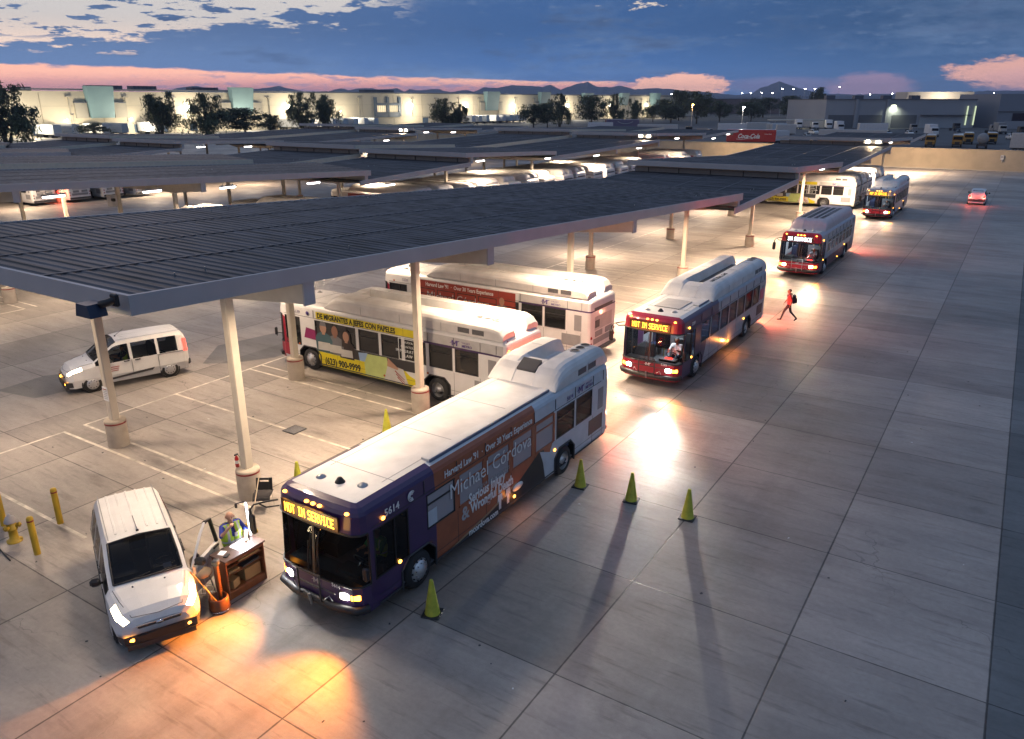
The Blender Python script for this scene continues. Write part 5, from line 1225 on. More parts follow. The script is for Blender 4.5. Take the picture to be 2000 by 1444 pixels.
m = MB(); m.tube([(0, 0, 0), (-.8, .12, 0), (-1.5, -.05, 0)], .02, BLACK, 6); tag(m.build('hose', None, (-19.95, 7.3, .02)), 'thin black hose lying on the ground by the hydrant', 'hose')
# ---------------------------------------------------------------- the check-in desk
WOOD = pm('cherry_wood', (.24, .075, .024), .4, var=.25, scale=4, stretch=(1, 1, .2), coat=.3); WOODT = pm('walnut_top', (.09, .05, .04), .4, var=.2, scale=4, coat=.2)
ang = atan2(.92, .39)     # long side of the desk
D = thing('check_in_desk', 'cherry wood desk with open shelves beside the nearest bus, lit by a lamp', 'desk', (-14.08, 9.80, 0), radians(90))
# local x = along the desk, -y = open shelf side
def dbox(n, c, d, mt=WOOD, par=None): m = MB(); m.box(c, d, mt, bev=.008); return m.build(n, par or D)
for x in (-.53, .53): dbox('side_panel', (x, 0, .52), (.04, .50, 1.04))
dbox('back_panel', (0, .23, .52), (1.02, .03, 1.04)); dbox('plinth', (0, -.22, .10), (1.02, .04, .20)); dbox('top', (0, -.01, 1.06), (1.16, .58, .04), WOODT); dbox('apron', (0, -.23, .98), (1.02, .03, .10))
for z in (.20, .62, .82): dbox('shelf', (0, 0, z), (1.02, .44, .025))
def res(name, label, cat, c, d, mt, rz=0.):
    T = Matrix.Translation(D.location) @ Matrix.Rotation(radians(90), 4, 'Z'); m = MB(); m.box((0, 0, 0), d, mt, bev=.006)
    o = m.build(name, None, T @ V(c)); o.rotation_euler = (0, 0, radians(90)+rz); return tag(o, label, cat)
CARD = pm('cardboard', (.42, .25, .10), .8); PAP = pm('paper', (.75, .75, .74), .7)
res('cardboard_box', 'brown cardboard box on the bottom shelf of the desk', 'box', (.22, -.02, .375), (.46, .32, .32), CARD); res('carton', 'small rounded carton at the left of the bottom shelf of the desk', 'box', (-.30, -.06, .32), (.24, .26, .21), CARD, .3)
res('clipboard_stack', 'dark stack of clipboards on the middle shelf of the desk', 'clipboards', (.18, -.06, .66), (.5, .3, .05), DARKG, .05); res('paper_stack', 'stack of tan papers on the middle shelf of the desk', 'papers', (-.30, -.05, .665), (.3, .28, .06), CARD)
res('folder_stack', 'papers lying on the upper shelf of the desk', 'papers', (.15, -.06, .86), (.6, .3, .05), pm('manila', (.5, .32, .14), .8))
res('paper_sheet', 'bright white sheets under the lamp on the desk top', 'paper', (.12, .02, 1.0845), (.42, .36, .005), PAP, .06); res('paper_sheet', 'white slip at the left end of the desk top', 'paper', (-.36, .10, 1.0845), (.18, .16, .005), PAP, .4); res('phone', 'black handset lying at the left end of the desk top', 'phone', (-.38, -.10, 1.095), (.16, .08, .03), BLACK, .3)
lt = thing('desk_lamp', 'tall white light tube standing at the far end of the desk', 'lamp', D.matrix_basis @ V((.50, .16, 1.08)), radians(90))
m = MB(); m.tube([(0, 0, .0), (-.02, .02, .95)], .014, STEEL, 8); m.tube([(-.02, .02, .95), (-.22, .05, .98)], .012, BLACK, 6); m.box((-.24, .05, .93), (.05, .05, .12), BLACK, bev=.01); m.build('stand', lt)
m = MB(); m.tube([(.012, -.026, .03), (-.008, -.006, .92)], .017, E_LED, 8); m.build('light_tube', lt)
lamp('AREA', 'desk_lamp_light', (-.16, -.12, .55), 42, (.86, .92, 1.), lt, .1, .7, rot=(radians(-55), 0, 0)).data.spread = radians(165)
# stool, bin with tools, chair, broom
st = thing('bar_stool', 'padded tan stool with metal legs between the white van and the desk', 'stool', (-14.35, 8.98, 0), .4)
TAN = pm('tan_pad', (.34, .25, .17), .6); m = MB(); m.lathe([(0, .70), (.20, .70), (.22, .73), (.20, .78), (0, .79)], TAN, 20); m.build('seat', st)
m = MB(); m.add([(.24*cos(a), .24*sin(a), z) for z in (.80, .98, 1.12) for a in [2.2+i*.32 for i in range(7)]], [(i+7*j, i+1+7*j, i+8+7*j, i+7+7*j) for j in (0, 1) for i in range(6)], TAN, True); m.build('backrest', st)
for a in (.8, 2.4, 4.0, 5.5): m = MB(); m.tube([(.13*cos(a), .13*sin(a), .71), (.25*cos(a), .25*sin(a), 0)], .013, STEEL, 6); m.build('leg', st)
m = MB(); m.tube([(.2*cos(i*pi/8), .2*sin(i*pi/8), .30) for i in range(17)], .010, STEEL, 6); m.build('foot_ring', st)
bn = thing('tool_bucket', 'brown round bucket at the front corner of the desk', 'bucket', (-13.78, 8.93, 0), 0)
BRN = pm('brown_plastic', (.11, .045, .025), .35); m = MB(); m.lathe([(.22, 0), (.235, .05), (.22, .32), (.19, .36), (.17, .34), (.16, .10), (0, .10)], BRN, 24); m.build('tub', bn); m = MB(); m.lathe([(.24, .04), (.245, .07), (.238, .07)], CHROME, 24); m.build('rim', bn)
m = MB(); m.tube([(-13.78, 8.93, .12), (-14.02, 8.60, .95), (-14.08, 8.52, 1.12)], .016, pm('pale_wood', (.45, .26, .10), .5), 8); tag(m.build('mop_handle'), 'pale wooden pole leaning out of the brown bucket', 'pole')
m = MB(); m.box((-13.86, 9.04, .62), (.09, .12, 1.0), BRN, rz=.6, bev=.02); m.box((-13.86, 9.04, 1.16), (.15, .16, .14), DARKG, rz=.6, bev=.02); tag(m.build('dust_scoop'), 'tall brown dust scoop standing in the bucket beside the desk', 'scoop')
ch = thing('black_chair', 'black plastic chair with wire legs by the second post, a dark jacket on its seat', 'chair', (-16.62, 12.62, 0), radians(35))
m = MB(); m.box((0, 0, .45), (.46, .44, .03), BLACK, bev=.012); m.build('seat', ch)
m = MB(); T = Matrix.Rotation(radians(-12), 4, 'X'); m.box((-.18, .24, .68), (.10, .03, .36), BLACK, M=T); m.box((.18, .24, .68), (.10, .03, .36), BLACK, M=T); m.box((0, .225, .62), (.26, .03, .24), BLACK, M=T); m.box((0, .255, .83), (.26, .03, .06), BLACK, M=T); m.build('backrest', ch)
for x in (-.2, .2):
    for y in (-.19, .2): m = MB(); m.tube([(x, y*.9, .44), (x*1.1, y*1.2, 0)], .010, CHROME, 6); m.build('leg', ch)
m = MB(); rr = random.Random(3)
vs = [(-.24+i*.07, -.25+j*.07, .475+.05*rr.random()+(.05 if 1 < j < 6 else 0)-(.12 if j == 0 else 0)) for j in range(8) for i in range(8)]
m.add(vs, [(i+8*j, i+1+8*j, i+9+8*j, i+8+8*j) for j in range(7) for i in range(7)], pm('jacket_cloth', (.025, .022, .025), .8), True); o = m.build('jacket', None, ch.location); o.rotation_euler = ch.rotation_euler; tag(o, 'dark crumpled jacket thrown on the black chair', 'jacket')
br = thing('push_broom', 'yellow-headed push broom leaning by the black chair', 'broom', (-16.0, 11.65, 0), 0)
m = MB(); m.box((0, 0, .06), (.55, .08, .10), pm('broom_yellow', (.55, .36, .02), .6), rz=-.15, bev=.015); m.build('head', br); m = MB(); m.tube([(0, 0, .1), (-.42, .75, 1.15)], .014, pm('pale_handle', (.6, .5, .35), .5), 8); m.build('handle', br)
fe = thing('fire_extinguisher', 'red fire extinguisher on the concrete base of the second post', 'extinguisher', (-17.83, 12.78, .955), 0); fe.scale = (.82,)*3
REDX = pm('extinguisher_red', (.4, .015, .015), .3); m = MB(); m.lathe([(.065, 0), (.07, .03), (.07, .34), (.03, .41), (.02, .44), (0, .44)], REDX, 16); m.build('cylinder', fe); m = MB(); m.lathe([(.0715, .14), (.0715, .26)], INKW, 16); m.build('label_band', fe); m = MB(); m.box((0, 0, .47), (.05, .14, .05), BLACK); m.tube([(0, .06, .46), (.09, .08, .36), (.09, .05, .18)], .012, BLACK, 6); m.build('valve', fe)
sg = thing('notice_plate', 'small white notice fixed to the first post of the nearest canopy', 'sign', (-24.20, 12.755, 1.9), 0); m = MB(); m.box((-.1, 0, 0), (.30, .01, .5), INKW); m.build('plate', sg); m = MB()
for k in range(6): m.box((-.1, -.008, .16-k*.065), (.22-.03*(k % 2), .006, .025), REDL if k == 0 else INKG)
m.build('print', sg)
bx = thing('camera_box', 'white junction box with a small camera on a left-hand post of the middle canopy', 'camera', (-55., 31.9, 4.3)); m = MB(); m.box((0, 0, 0), (.7, .4, .8), WHITE, bev=.03); m.build('box', bx); m = MB(); m.box((.5, -.2, .1), (.3, .2, .22), BLACK, bev=.03); m.build('camera_head', bx)
# litter and small stones, one piece each is uncountable at this scale
m = MB(); rr = random.Random(11)
for i in range(90):
    x, y = rr.uniform(-26, 1), rr.uniform(4, 40); m.box((x, y, .008), (rr.uniform(.02, .07), rr.uniform(.015, .05), .012), PAP if i % 6 == 0 else DARKG, rz=rr.uniform(0, 3))
tag(m.build('grit'), 'scattered grit and scraps on the slabs', 'grit', kind='stuff')
# ---------------------------------------------------------------- long warehouse behind the canopies (local x along the wall, front to -y)
WHW = pm('warehouse_cream', (.52, .46, .36), .75, var=.06, scale=.08); WHG = pm('warehouse_wing', (.36, .33, .28), .75, var=.05, scale=.2); TEAL = pm('teal_portal', (.19, .30, .33), .6, var=.06, scale=.2)
WINB = pm('dock_blue', (.05, .09, .16), .5); ROOFG = pm('roof_unit_grey', (.09, .10, .13), .6)
WA = thing('warehouse', 'very long cream warehouse with teal portal towers, floodlit along its foot', 'warehouse', (-278, 80, 0), atan2(.9971, .0761))
def wtop(s): return 14.35 + max(0, s-120)*.0036
m = MB(); S0, S1 = -60, 560; n = 31
for i in range(n):
    a, b = S0+(S1-S0)*i/n, S0+(S1-S0)*(i+1)/n
    m.add([(a, 0, 0), (b, 0, 0), (b, 0, wtop(b)), (a, 0, wtop(a)), (a, 60, 0), (b, 60, 0), (b, 60, wtop(b)), (a, 60, wtop(a))], [(0, 1, 2, 3), (3, 2, 6, 7), (5, 4, 7, 6)], WHW)
    m.box((a, -.04, 7), (.18, .1, 13.6), pm('panel_joint', (.36, .31, .24), .8))
m.box((250, -.03, 3.9), (620, .1, .12), WHG); m.box((250, -.03, 9.6), (620, .1, .10), WHG); m.build('wall', WA)
m = MB(); m.box((250, -.1, 14.9), (620, .3, .5), ROOFG); m.build('parapet', WA)
for a, b, z0, z1 in [(74.7, 83.3, 5.7, 16.0), (130.3, 139.7, 6.2, 16.3), (289.2, 300.0, 6.3, 16.2), (340.6, 349.9, 8.2, 16.4), (389.1, 399.6, 8.6, 16.2), (437.4, 447.5, 8.5, 16.6), (482.6, 495.2, 8.3, 16.9)]:
    m = MB(); m.add([(a+.6, -.1, z0), (b, -.1, z0), (b, -.1, z1), (a-.5, -.1, z1), (a+.6, -1.3, z0), (b, -1.3, z0), (b, -3.2, z1), (a-.5, -3.2, z1)], [(3, 2, 1, 0), (4, 5, 6, 7), (0, 1, 5, 4), (2, 3, 7, 6), (1, 2, 6, 5), (3, 0, 4, 7)], TEAL); m.build('portal_tower', WA)
    for c, d in ((a-4.2, a-.2), (b+.4, b+4.6)):
        m = MB(); m.box(((c+d)/2, -.5, (z0+10.6)/2), (d-c, 1., 10.6-z0), WHG); m.box(((c+d)/2, -.55, 10.75), (d-c+.2, 1.2, .3), ROOFG); m.build('portal_wing', WA)
for s in (69, 88.3, 106.5, 125.2, 148.6, 180, 198, 233, 250, 268, 284.6, 302, 318, 335.7, 365, 385, 405, 425, 452, 470, 505, 30, 50, 10):
    m = MB(); m.box((s, -.25, 8.2), (.35, .35, 8.4), WHG); m.box((s, -.45, 12.6), (1.9, .8, .45), WHG); m.build('downpipe', WA)
doors = [(56.2, 58.4), (61.8, 64.2), (71.4, 74.0), (75.5, 78.0), (81.7, 83.9), (90.3, 93.3), (100, 103), (112, 115), (160, 163.5), (170, 173.5), (178.9, 183.1), (190.9, 194.4), (240, 244), (256, 260), (280.2, 284.1), (307.5, 310.9), (325, 329), (355, 359)]
for a, b in doors:
    m = MB(); m.box(((a+b)/2, -.08, 1.9), (b-a, .2, 2.9), WINB)
    for k in range(4): m.box(((a+b)/2, -.2, .9+k*.65), (b-a, .04, .05), ROOFG)
    d = m.build('dock_door', WA); m = MB(); m.box(((a+b)/2, -.6, 3.75), (b-a+1.0, 1.2, .25), WHG); m.build('door_canopy', d)
for a, b, z0, z1 in [(56.1, 59.8, 14.4, 15.6), (78.4, 90.2, 14.7, 16.4), (94.0, 103.0, 14.7, 16.4), (117.2, 128.5, 14.9, 16.2), (205.7, 224.7, 14.5, 16.3)]:
    m = MB(); m.box(((a+b)/2, 6, (z0+z1)/2), (b-a, 4, z1-z0), ROOFG)
    for k in range(int((b-a)/1.5)): m.box((a+.7+k*1.5, 3.95, (z0+z1)/2), (.1, .1, z1-z0), DARKG)
    m.build('rooftop_unit', WA)
m = MB(); OB = pm('office_blue_frame', (.07, .11, .17), .5)
for s in (208, 216, 223.8): m.box((s, -.3, 8.6), (1.7, .6, 8.8), OB)
m.box((216, -.35, 9.8), (15, .5, 1.1), OB); m.box((216, -.35, 5.0), (15, .5, 2.2), OB); fo = m.build('office_front', WA)
for a, b in ((209.2, 214.6), (217.4, 222.6)):
    m = MB(); m.box(((a+b)/2, -.12, 7.8), (b-a, .2, 2.8), em('office_window_glow', (1., .80, .5), 1.1)); 
    for k in range(4): m.box((a+(k+.5)*(b-a)/4, -.26, 7.8), (.12, .08, 2.8), OB)
    m.build('office_window', fo)
LD = V((.0761, .9971, 0)); LN = V((.9971, -.0761, 0)); LO = V((-278, 80, 0))
def wpt(s, out, z): return LO + LD*s + LN*out + V((0, 0, z))
for k, (s, z, big) in enumerate([(20, 7, 0), (51.9, 7.0, 0), (67.3, 5.2, 0), (89.3, 5.3, 0), (111.4, 8.6, 1), (134, 6, 0), (157.4, 8.8, 1), (186, 7, 0), (231.1, 9.0, 1), (273.5, 9.1, 1), (315.3, 8.7, 1), (372.1, 8.7, 1), (424.8, 8.6, 1), (478.1, 8.4, 1)]):
    r = thing('wall_floodlight', f'{ordn[k] if k < 13 else "last"} floodlight from the left along the cream warehouse wall', 'light', wpt(s, .25, z), atan2(.9971, .0761), 'warehouse floodlights')
    m = MB(); q = 1.8 if big else .4; m.box((0, -.45, 0), (q*1.2, .35, q), E_FLOOD, bev=q*.3); m.box((0, -.15, q*.45), (q*1.3, .4, .16), DARKG); m.build('lamp_head', r)  # big heads enlarged to glare size, so the glare is in the shape
    lamp('POINT', 'wall_floodlight_lamp', (0, -8.5, -2.2), 9000 if big else 6500, (1., .88, .64), r, rad=.8)
# ---------------------------------------------------------------- the grey depot on the right
BG = pm('grey_blue_wall', (.30, .31, .34), .8, var=.05, scale=.1); BG2 = pm('grey_blue_dark', (.12, .125, .14), .8)
RB = thing('depot_building', 'grey flat-roofed depot with one lamp on its front, beyond the truck yard', 'building', (-50, 393.5, 0), radians(32.8))
def rb(n, c, d, mt, par=None): q = MB(); q.box(c, d, mt); return q.build(n, par or RB)
rb('wall', (0, 25, 5.9), (66, 50, 11.8), BG); rb('parapet', (0, 24.9, 11.95), (66.4, 50.6, .3), BG2)
for x, w in ((-26, 11), (-13, 10), (2, 11)): rb('loading_bay', (x, -.12, 2.7), (w, .3, 5.4), BG2)
rb('storefront', (20, -.12, 2.6), (22, .3, 5.2), pm('pale_panel', (.33, .36, .40), .6)); rb('awning', (20, -1., 5.4), (22, 2., .25), BG2); rb('pier', (-19.7, -.3, 6), (1.2, .5, 12), BG); rb('pier', (-6, -.3, 6), (1.2, .5, 12), BG)
for x in (29.2, 32.6): rb('lit_fin', (x, -.5, 5.2), (.35, .5, 8), em('fin_glow', (.85, 1., .65), .7))
for k in range(4): rb('rooftop_unit', (-25+k*13, 18, 12.9), (4, 3, 1.6), ROOFG)
r = thing('wall_lamp', 'single greenish wall lamp high on the front of the grey depot', 'lamp', RB.matrix_basis @ V((-3.4, -.35, 9.3)), radians(32.8)); m = MB(); m.box((0, 0, 0), (1.6, .5, .5), em('depot_lamp_glow', (.95, 1., .7), 8), bev=.1); m.box((0, 0, .33), (1.9, .8, .14), DARKG); m.build('lamp_head', r)
lamp('SPOT', 'depot_lamp', (0, -1.6, .2), 3000, (.95, 1., .7), r, to=(0, 0, -5), angle=140, blend=.9, rad=.3)
RB2 = thing('office_block', 'taller dark grey-blue office block at the right edge beyond the yard', 'building', (7, 428, 0), radians(30))
rb('wall', (0, 18, 7.1), (48, 36, 14.2), pm('slate_wall', (.21, .23, .27), .8), RB2)
for k in range(4): rb('window', (-14+k*10, -.1, 4.6), (7, .3, 3.2), pm('dark_red_window', (.03, .015, .02), .2) if k == 0 else GLASSD, RB2)
rb('band', (0, -.2, 6.9), (48.2, .3, .4), BG2, RB2); rb('low_wall', (-8, -14, 1.6), (40, .4, 3.2), BG, RB2)
RB3 = thing('lit_hall', 'pale lit hall showing above the roof of the grey depot', 'building', (-45, 500, 0), radians(25)); rb('wall', (0, 10, 8), (34, 20, 16), pm('pale_hall', (.5, .46, .4), .7), RB3); lamp('POINT', 'hall_lamp', (0, -9, 12), 9000, (1., .85, .65), RB3, rad=1.)
m = MB(); m.box((0, 0, 3.4), (26, 9, .35), pm('shed_roof', (.38, .37, .34), .6))
sh = thing('carport', 'low open carport with cars left of the grey depot', 'carport', (-86, 366, 0), radians(25)); m.build('roof', sh)
for x in (-11, -4, 4, 11): rb('post', (x, -3.5, 1.65), (.3, .3, 3.3), BG, sh)
lamp('POINT', 'carport_lamp', (0, 0, 2.8), 900, (1., .9, .6), sh, rad=.3)
for i, (x, y, w, h) in enumerate(((-260, 760, 120, 13), (-150, 820, 110, 12), (-60, 900, 140, 13))):
    q = thing('terminal_hall', ('long low brown hall on the horizon right of the warehouse', 'low brown hall on the horizon in the middle of the far mast lights', 'low brown hall on the horizon above the grey depot')[i], 'building', (x, y, 0), radians(20)); rb('wall', (0, 15, h/2), (w, 30, h), pm('far_hall', (.16, .12, .12), .8), q); rb('parapet', (0, 15, h+.3), (w+1, 31, .6), ROOFG, q)
# ---------------------------------------------------------------- trees
LEAF = pm('leaf_dark', (.05, .062, .03), .6, var=.5, scale=.6); LEAF2 = pm('leaf_mid', (.10, .115, .05), .6, var=.5, scale=.5); BARK = pm('bark', (.07, .05, .035), .9, bump=.3)
def crown(kind, seed, n=4600):
    r = random.Random(seed); m = MB(); cl = []
    for k in range(26 if kind == 'droop' else 34):
        a, u = r.uniform(0, 2*pi), r.random()**.6; zz = r.uniform(.34, .95) if kind == 'droop' else r.uniform(.28, .93)
        rad = (.46 if kind == 'droop' else .50)*sqrt(max(.05, 1-((zz-.55)/.52)**2)); cl.append((cos(a)*u*rad, sin(a)*u*rad, zz, r.uniform(.05, .12)))
    for k in range(n):
        c = cl[k % len(cl)]; x, y, z = (r.gauss(0, c[3]) for _ in range(3))
        if kind == 'droop': z = -abs(r.gauss(0, .16)) + .06; x *= .7; y *= .7
        p = V((c[0]+x, c[1]+y, min(1., max(.10, c[2]+z*(1 if kind == 'droop' else .7))))); s = r.uniform(.012, .028)
        d = V((r.gauss(0, 1), r.gauss(0, 1), r.gauss(0, .8)-(1.2 if kind == 'droop' else 0))).normalized(); e = d.orthogonal().normalized(); e = Matrix.Rotation(r.uniform(0, 6.3), 3, d) @ e
        q_ = (2.3, .42) if kind == 'droop' else (1.6, .7); m.quad(p-d*s*q_[0], p+e*s*q_[1], p+d*s*q_[0], p-e*s*q_[1], LEAF if r.random() < .62 else LEAF2)
    return m, cl
def tree_proto(kind, seed, label, loc):
    t = thing('tree', label, 'tree', loc, 0, 'trees behind the canopies'); m, cl = crown(kind, seed); m.build('crown', t); r = random.Random(seed); b = MB()
    for s in range(1 if kind == 'round' else 3):
        x0, y0 = (0, 0) if s == 0 else (r.uniform(-.1, .1), r.uniform(-.1, .1)); b.tube([(x0*.3, y0*.3, 0), (x0, y0, .2), (x0*1.6+r.uniform(-.03, .03), y0*1.6, .42), (x0*2, y0*2, .62)], [.028, .022, .016, .008], BARK, 7)
        for c in cl[s::3][:8]: b.tube([(x0*1.2, y0*1.2, .24+.1*r.random()), (c[0]*.5, c[1]*.5, c[2]*.75), (c[0], c[1], c[2])], [.012, .008, .004], BARK, 5)
    b.build('trunk', t); return kids_of(t)
TL = [(-219.2, 102.0, 15.6, 15.1, 'd'), (-239.8, 159.8, 13.6, 14.3, 'd'), (-215.0, 158.5, 13.1, 13.5, 'd'), (-226.8, 182.7, 8.8, 15.8, 'r'), (-235.4, 216.2, 13.9, 11.4, 'd'), (-233.6, 226.7, 13.8, 12.4, 'd'), (-210.9, 273.7, 12.0, 12.0, 'd'), (-205.4, 277.3, 9.7, 8.7, 'd'), (-250, 143.0, 4.6, 8.3, 'r'), (-229.0, 196.9, 6.3, 5.5, 'r'), (-178.9, 294.3, 9.7, 10.9, 'r'), (-175.2, 299.7, 10.1, 9.8, 'r'), (-183.4, 324.9, 14.2, 9.9, 'd'), (-174.6, 339.7, 13.4, 13.3, 'r'), (-180.5, 376.9, 14.4, 9.5, 'd'), (-184.2, 410.4, 12.0, 10.1, 'd'), (-184.9, 436.8, 9.2, 10.1, 'r'), (-181.7, 468.7, 17.0, 13.1, 'r'), (-148.5, 408.9, 15.7, 13.4, 'r'), (-167.6, 421.1, 9.3, 14.1, 'r'), (-152.6, 457.7, 11.2, 13.3, 'r'), (-157.5, 517.5, 10.6, 11.2, 'r'), (-165.2, 591.4, 13.3, 20.4, 'r'), (-158.2, 643.3, 14.9, 17.8, 'r'), (-151.9, 701.6, 21.5, 11.9, 'r'), (-160.8, 695.8, 12.4, 17.0, 'r'), (-138, 470, 10.5, 12, 'r'), (-128, 520, 11, 14, 'r'), (-118, 560, 11, 14, 'r'), (-203, 500, 12, 15, 'r'), (-206, 540, 12, 15, 'r')]
TLAB = ['big drooping tree cut by the left edge, before the warehouse', 'tall thin drooping tree, second from the left before the warehouse', 'broad drooping tree with bare lower stems, third from the left', 'low dark bushy tree right of the broad drooping one', 'left tree of the close drooping pair at the teal towers', 'right tree of the close drooping pair at the teal towers', 'drooping tree standing alone before the middle of the warehouse', 'small tree touching the lone drooping tree on its right', 'small round shrub under the first teal tower', 'small shrub left of the drooping pair', 'bushy tree at the left of the cluster past the blue trailers', 'dense round tree second in the cluster past the blue trailers', 'tall open tree between two dark round ones', 'large dark round tree before the fourth teal tower', 'slim tree before the fifth teal tower', 'small slim tree before the sixth teal tower', 'low round tree under the last warehouse floodlight', 'tall faint tree at the far end of the warehouse', 'big dark tree where the warehouse ends', 'wide low dark tree beside the warehouse end', 'dark round tree right of the big one at the warehouse end', 'small dark round tree over the parked trucks', 'wide far tree under the mast lights', 'far tree under the middle of the mast lights', 'tallest far tree just left of the grey depot', 'low far tree beside the tallest one by the depot', 'round tree behind the white trucks left of the carport', 'round tree behind the carport', 'round tree close to the left corner of the grey depot', 'far tree over the orange street lamp', 'far tree just right of the orange street lamp']
pd = [tree_proto('droop', 5, TLAB[0], (0, 0, 0)), tree_proto('droop', 9, TLAB[1], (0, 0, 0))]; pr = [tree_proto('round', 3, TLAB[3], (0, 0, 0)), tree_proto('round', 14, TLAB[8], (0, 0, 0))]
used = {}
for i, (x, y, h, w, k) in enumerate(TL):
    pool = pd if k == 'd' else pr; src = pool[i % 2]
    t = src if src.name not in used else dup(src, (x, y, 0)); used[src.name] = 1
    t.location = (x, y, -.05); t.rotation_euler = (0, 0, RNG.uniform(0, 6)); t.scale = (w*1.05, w*1.05, h*1.02); t['label'] = TLAB[i]; t['group'] = 'trees behind the canopies'
# ---------------------------------------------------------------- vehicles in the truck yard beyond the wall
GLT = GLASSD
def trailer(label, x, y, rz, L_, h, mt, cat='trailer', extra=None, roof=None):
    t = thing('box_trailer', label, cat, (x, y, 0), rz, None); m = MB(); m.box((0, 0, (h+1.1)/2), (L_, 2.5, h-1.1), mt, bev=.05)
    for k in range(int(L_/1.2)): m.box((-L_/2+.6+k*1.2, -1.255, (h+1.1)/2), (.05, .02, h-1.2), mt)
    m.box((0, 0, h+.02), (L_-.1, 2.4, .04), roof or LTGREY); m.build('body', t); m = MB(); m.box((0, 0, 1.0), (L_-.4, 1.1, .25), DARKG); m.box((L_*.28, 0, .55), (.15, 1.8, 1.0), DARKG); m.build('chassis', t)
    for a in (-.40, -.29):
        w = MB(); 
        for s in (1, -1): w.lathe([(.30, .02), (.5, 0), (.5, -.5)], RUBBER, 14, Matrix.Translation((L_*a, s*1.2, .5)) @ Matrix.Rotation(radians(-90)*s, 4, 'X'))
        w.build('wheel_pair', t)
    m = MB(); m.box((-L_/2-.02, 0, (h+1.1)/2), (.04, 2.3, h-1.4), LTGREY); m.box((-L_/2-.05, 0, (h+1.1)/2), (.03, .05, h-1.4), DARKG); m.build('rear_door', t)
    if extra: extra(t)
    return t
def tractor(label, x, y, rz, mt, box=None):
    t = thing('truck', label, 'truck', (x, y, 0), rz); m = MB(); m.box((0, -.3, 1.9), (2.3, 2.0, 2.2), mt, bev=.15); m.box((0, -1.7, 1.35), (1.9, 1.2, 1.1), mt, bev=.15); m.build('cab', t)
    m = MB(); m.box((0, -1.31, 2.35), (2.0, .06, .8), GLT); m.box((1.16, -.5, 2.3), (.04, 1.1, .7), GLT); m.build('windscreen', t); m = MB(); m.box((0, 2.2, .85), (1.0, 5.4, .3), DARKG); m.box((0, -2.32, .8), (2.0, .1, .4), CHROME); m.build('chassis', t)
    for yy in (-1.6, 2.6, 3.9):
        w = MB()
        for s in (1, -1): w.lathe([(.3, .02), (.5, 0), (.5, -.4)], RUBBER, 14, Matrix.Translation((s*1.15, yy, .5)) @ Matrix.Rotation(radians(90)*s, 4, 'Y'))
        w.build('wheel_pair', t)
    if box: m = MB(); m.box((0, 3.0, 2.5), (2.5, 5.2, 2.9), box, bev=.05); m.build('cargo_box', t)
    return t
def school_bus(label, x, y, rz):
    SB = pm('school_bus_yellow', (.32, .16, .015), .5); t = thing('school_bus', label, 'bus', (x, y, 0), rz, 'school buses in the yard'); m = MB()
    m.box((0, 4.5, 1.75), (2.4, 9, 2.3), SB, bev=.25); m.box((0, -.5, 1.1), (2.1, 1.4, 1.0), SB, bev=.2); m.build('body', t); m = MB(); m.box((0, 4.5, 2.95), (2.2, 8.6, .12), WHITE, bev=.05); m.build('roof', t)
    m = MB(); m.box((0, -.02, 2.2), (2.0, .06, .75), GLT); m.build('windscreen', t); m = MB()
    for k in range(7): m.box((1.21, 1.2+k*1.1, 2.25), (.03, .85, .6), GLT); m.box((-1.21, 1.2+k*1.1, 2.25), (.03, .85, .6), GLT)
    m.build('window', t); m = MB(); m.box((0, -1.25, .65), (2.2, .15, .3), BLACK); m.box((0, -1.22, 1.1), (1.1, .06, .6), BLACK); m.build('bumper', t)
    for yy in (.3, 6.4):
        w = MB()
        for s in (1, -1): w.lathe([(.3, .02), (.48, 0), (.48, -.3)], RUBBER, 14, Matrix.Translation((s*1.1, yy, .48)) @ Matrix.Rotation(radians(90)*s, 4, 'Y'))
        w.build('wheel_pair', t)
    return t
COLA = pm('cola_red', (.42, .012, .02), .4)
def cola(t):
    lettering('Coca-Cola', 1.6, INKW, (-3.4, -1.27, 1.95), 'F', t, bold=.05, sx=.80, shear=.35, thick=.004)
    m = MB(); m.tube([(-3.6, -1.27, 1.75), (-2.4, -1.27, 1.62), (-.6, -1.27, 1.86), (.6, -1.27, 1.8)], .05, INKW, 5); m.build('flourish', t); lettering('Coca-Cola', .42, INKW, (3.3, -1.27, 2.9), 'F', t, shear=.35)
trailer('red drinks trailer with white script lettering behind the perimeter wall', -61.8, 212, radians(14), 12.4, 4.1, COLA, extra=cola, roof=WHITE)
def smile(t):
    m = MB(); m.tube([(1+3.2*cos(a), -1.28, 3.9+1.3*sin(a)) for a in [3.5+i*.27 for i in range(10)]], .13, LTGREY, 5); m.build('curved_mark', t)
trailer('purple-grey trailer with a pale curved mark, left of the dark trees', -140, 300, radians(28), 13, 4.2, pm('violet_trailer', (.16, .13, .2), .5), extra=smile)
trailer('reddish trailer end beside the purple-grey trailer', -149, 310, radians(28), 7, 4.0, pm('dusty_red', (.25, .10, .10), .6))
WT = pm('trailer_white', (.60, .60, .62), .5); OFFW = pm('trailer_offwhite', (.48, .47, .47), .5)
trailer('long low white trailer roof right behind the far end of the nearest canopy', -43, 247, radians(6), 18, 3.4, OFFW)
trailer('white trailer cut by the right edge, near the school buses', 2.2, 216, radians(2), 11.5, 4.3, OFFW)
trailer('white trailer with a dark open end below the depot lamp', -44.5, 290, radians(25), 9, 4.2, WT)
trailer('short white trailer parked behind the red drinks trailer', -57.2, 222, radians(70), 6, 3.6, WT)
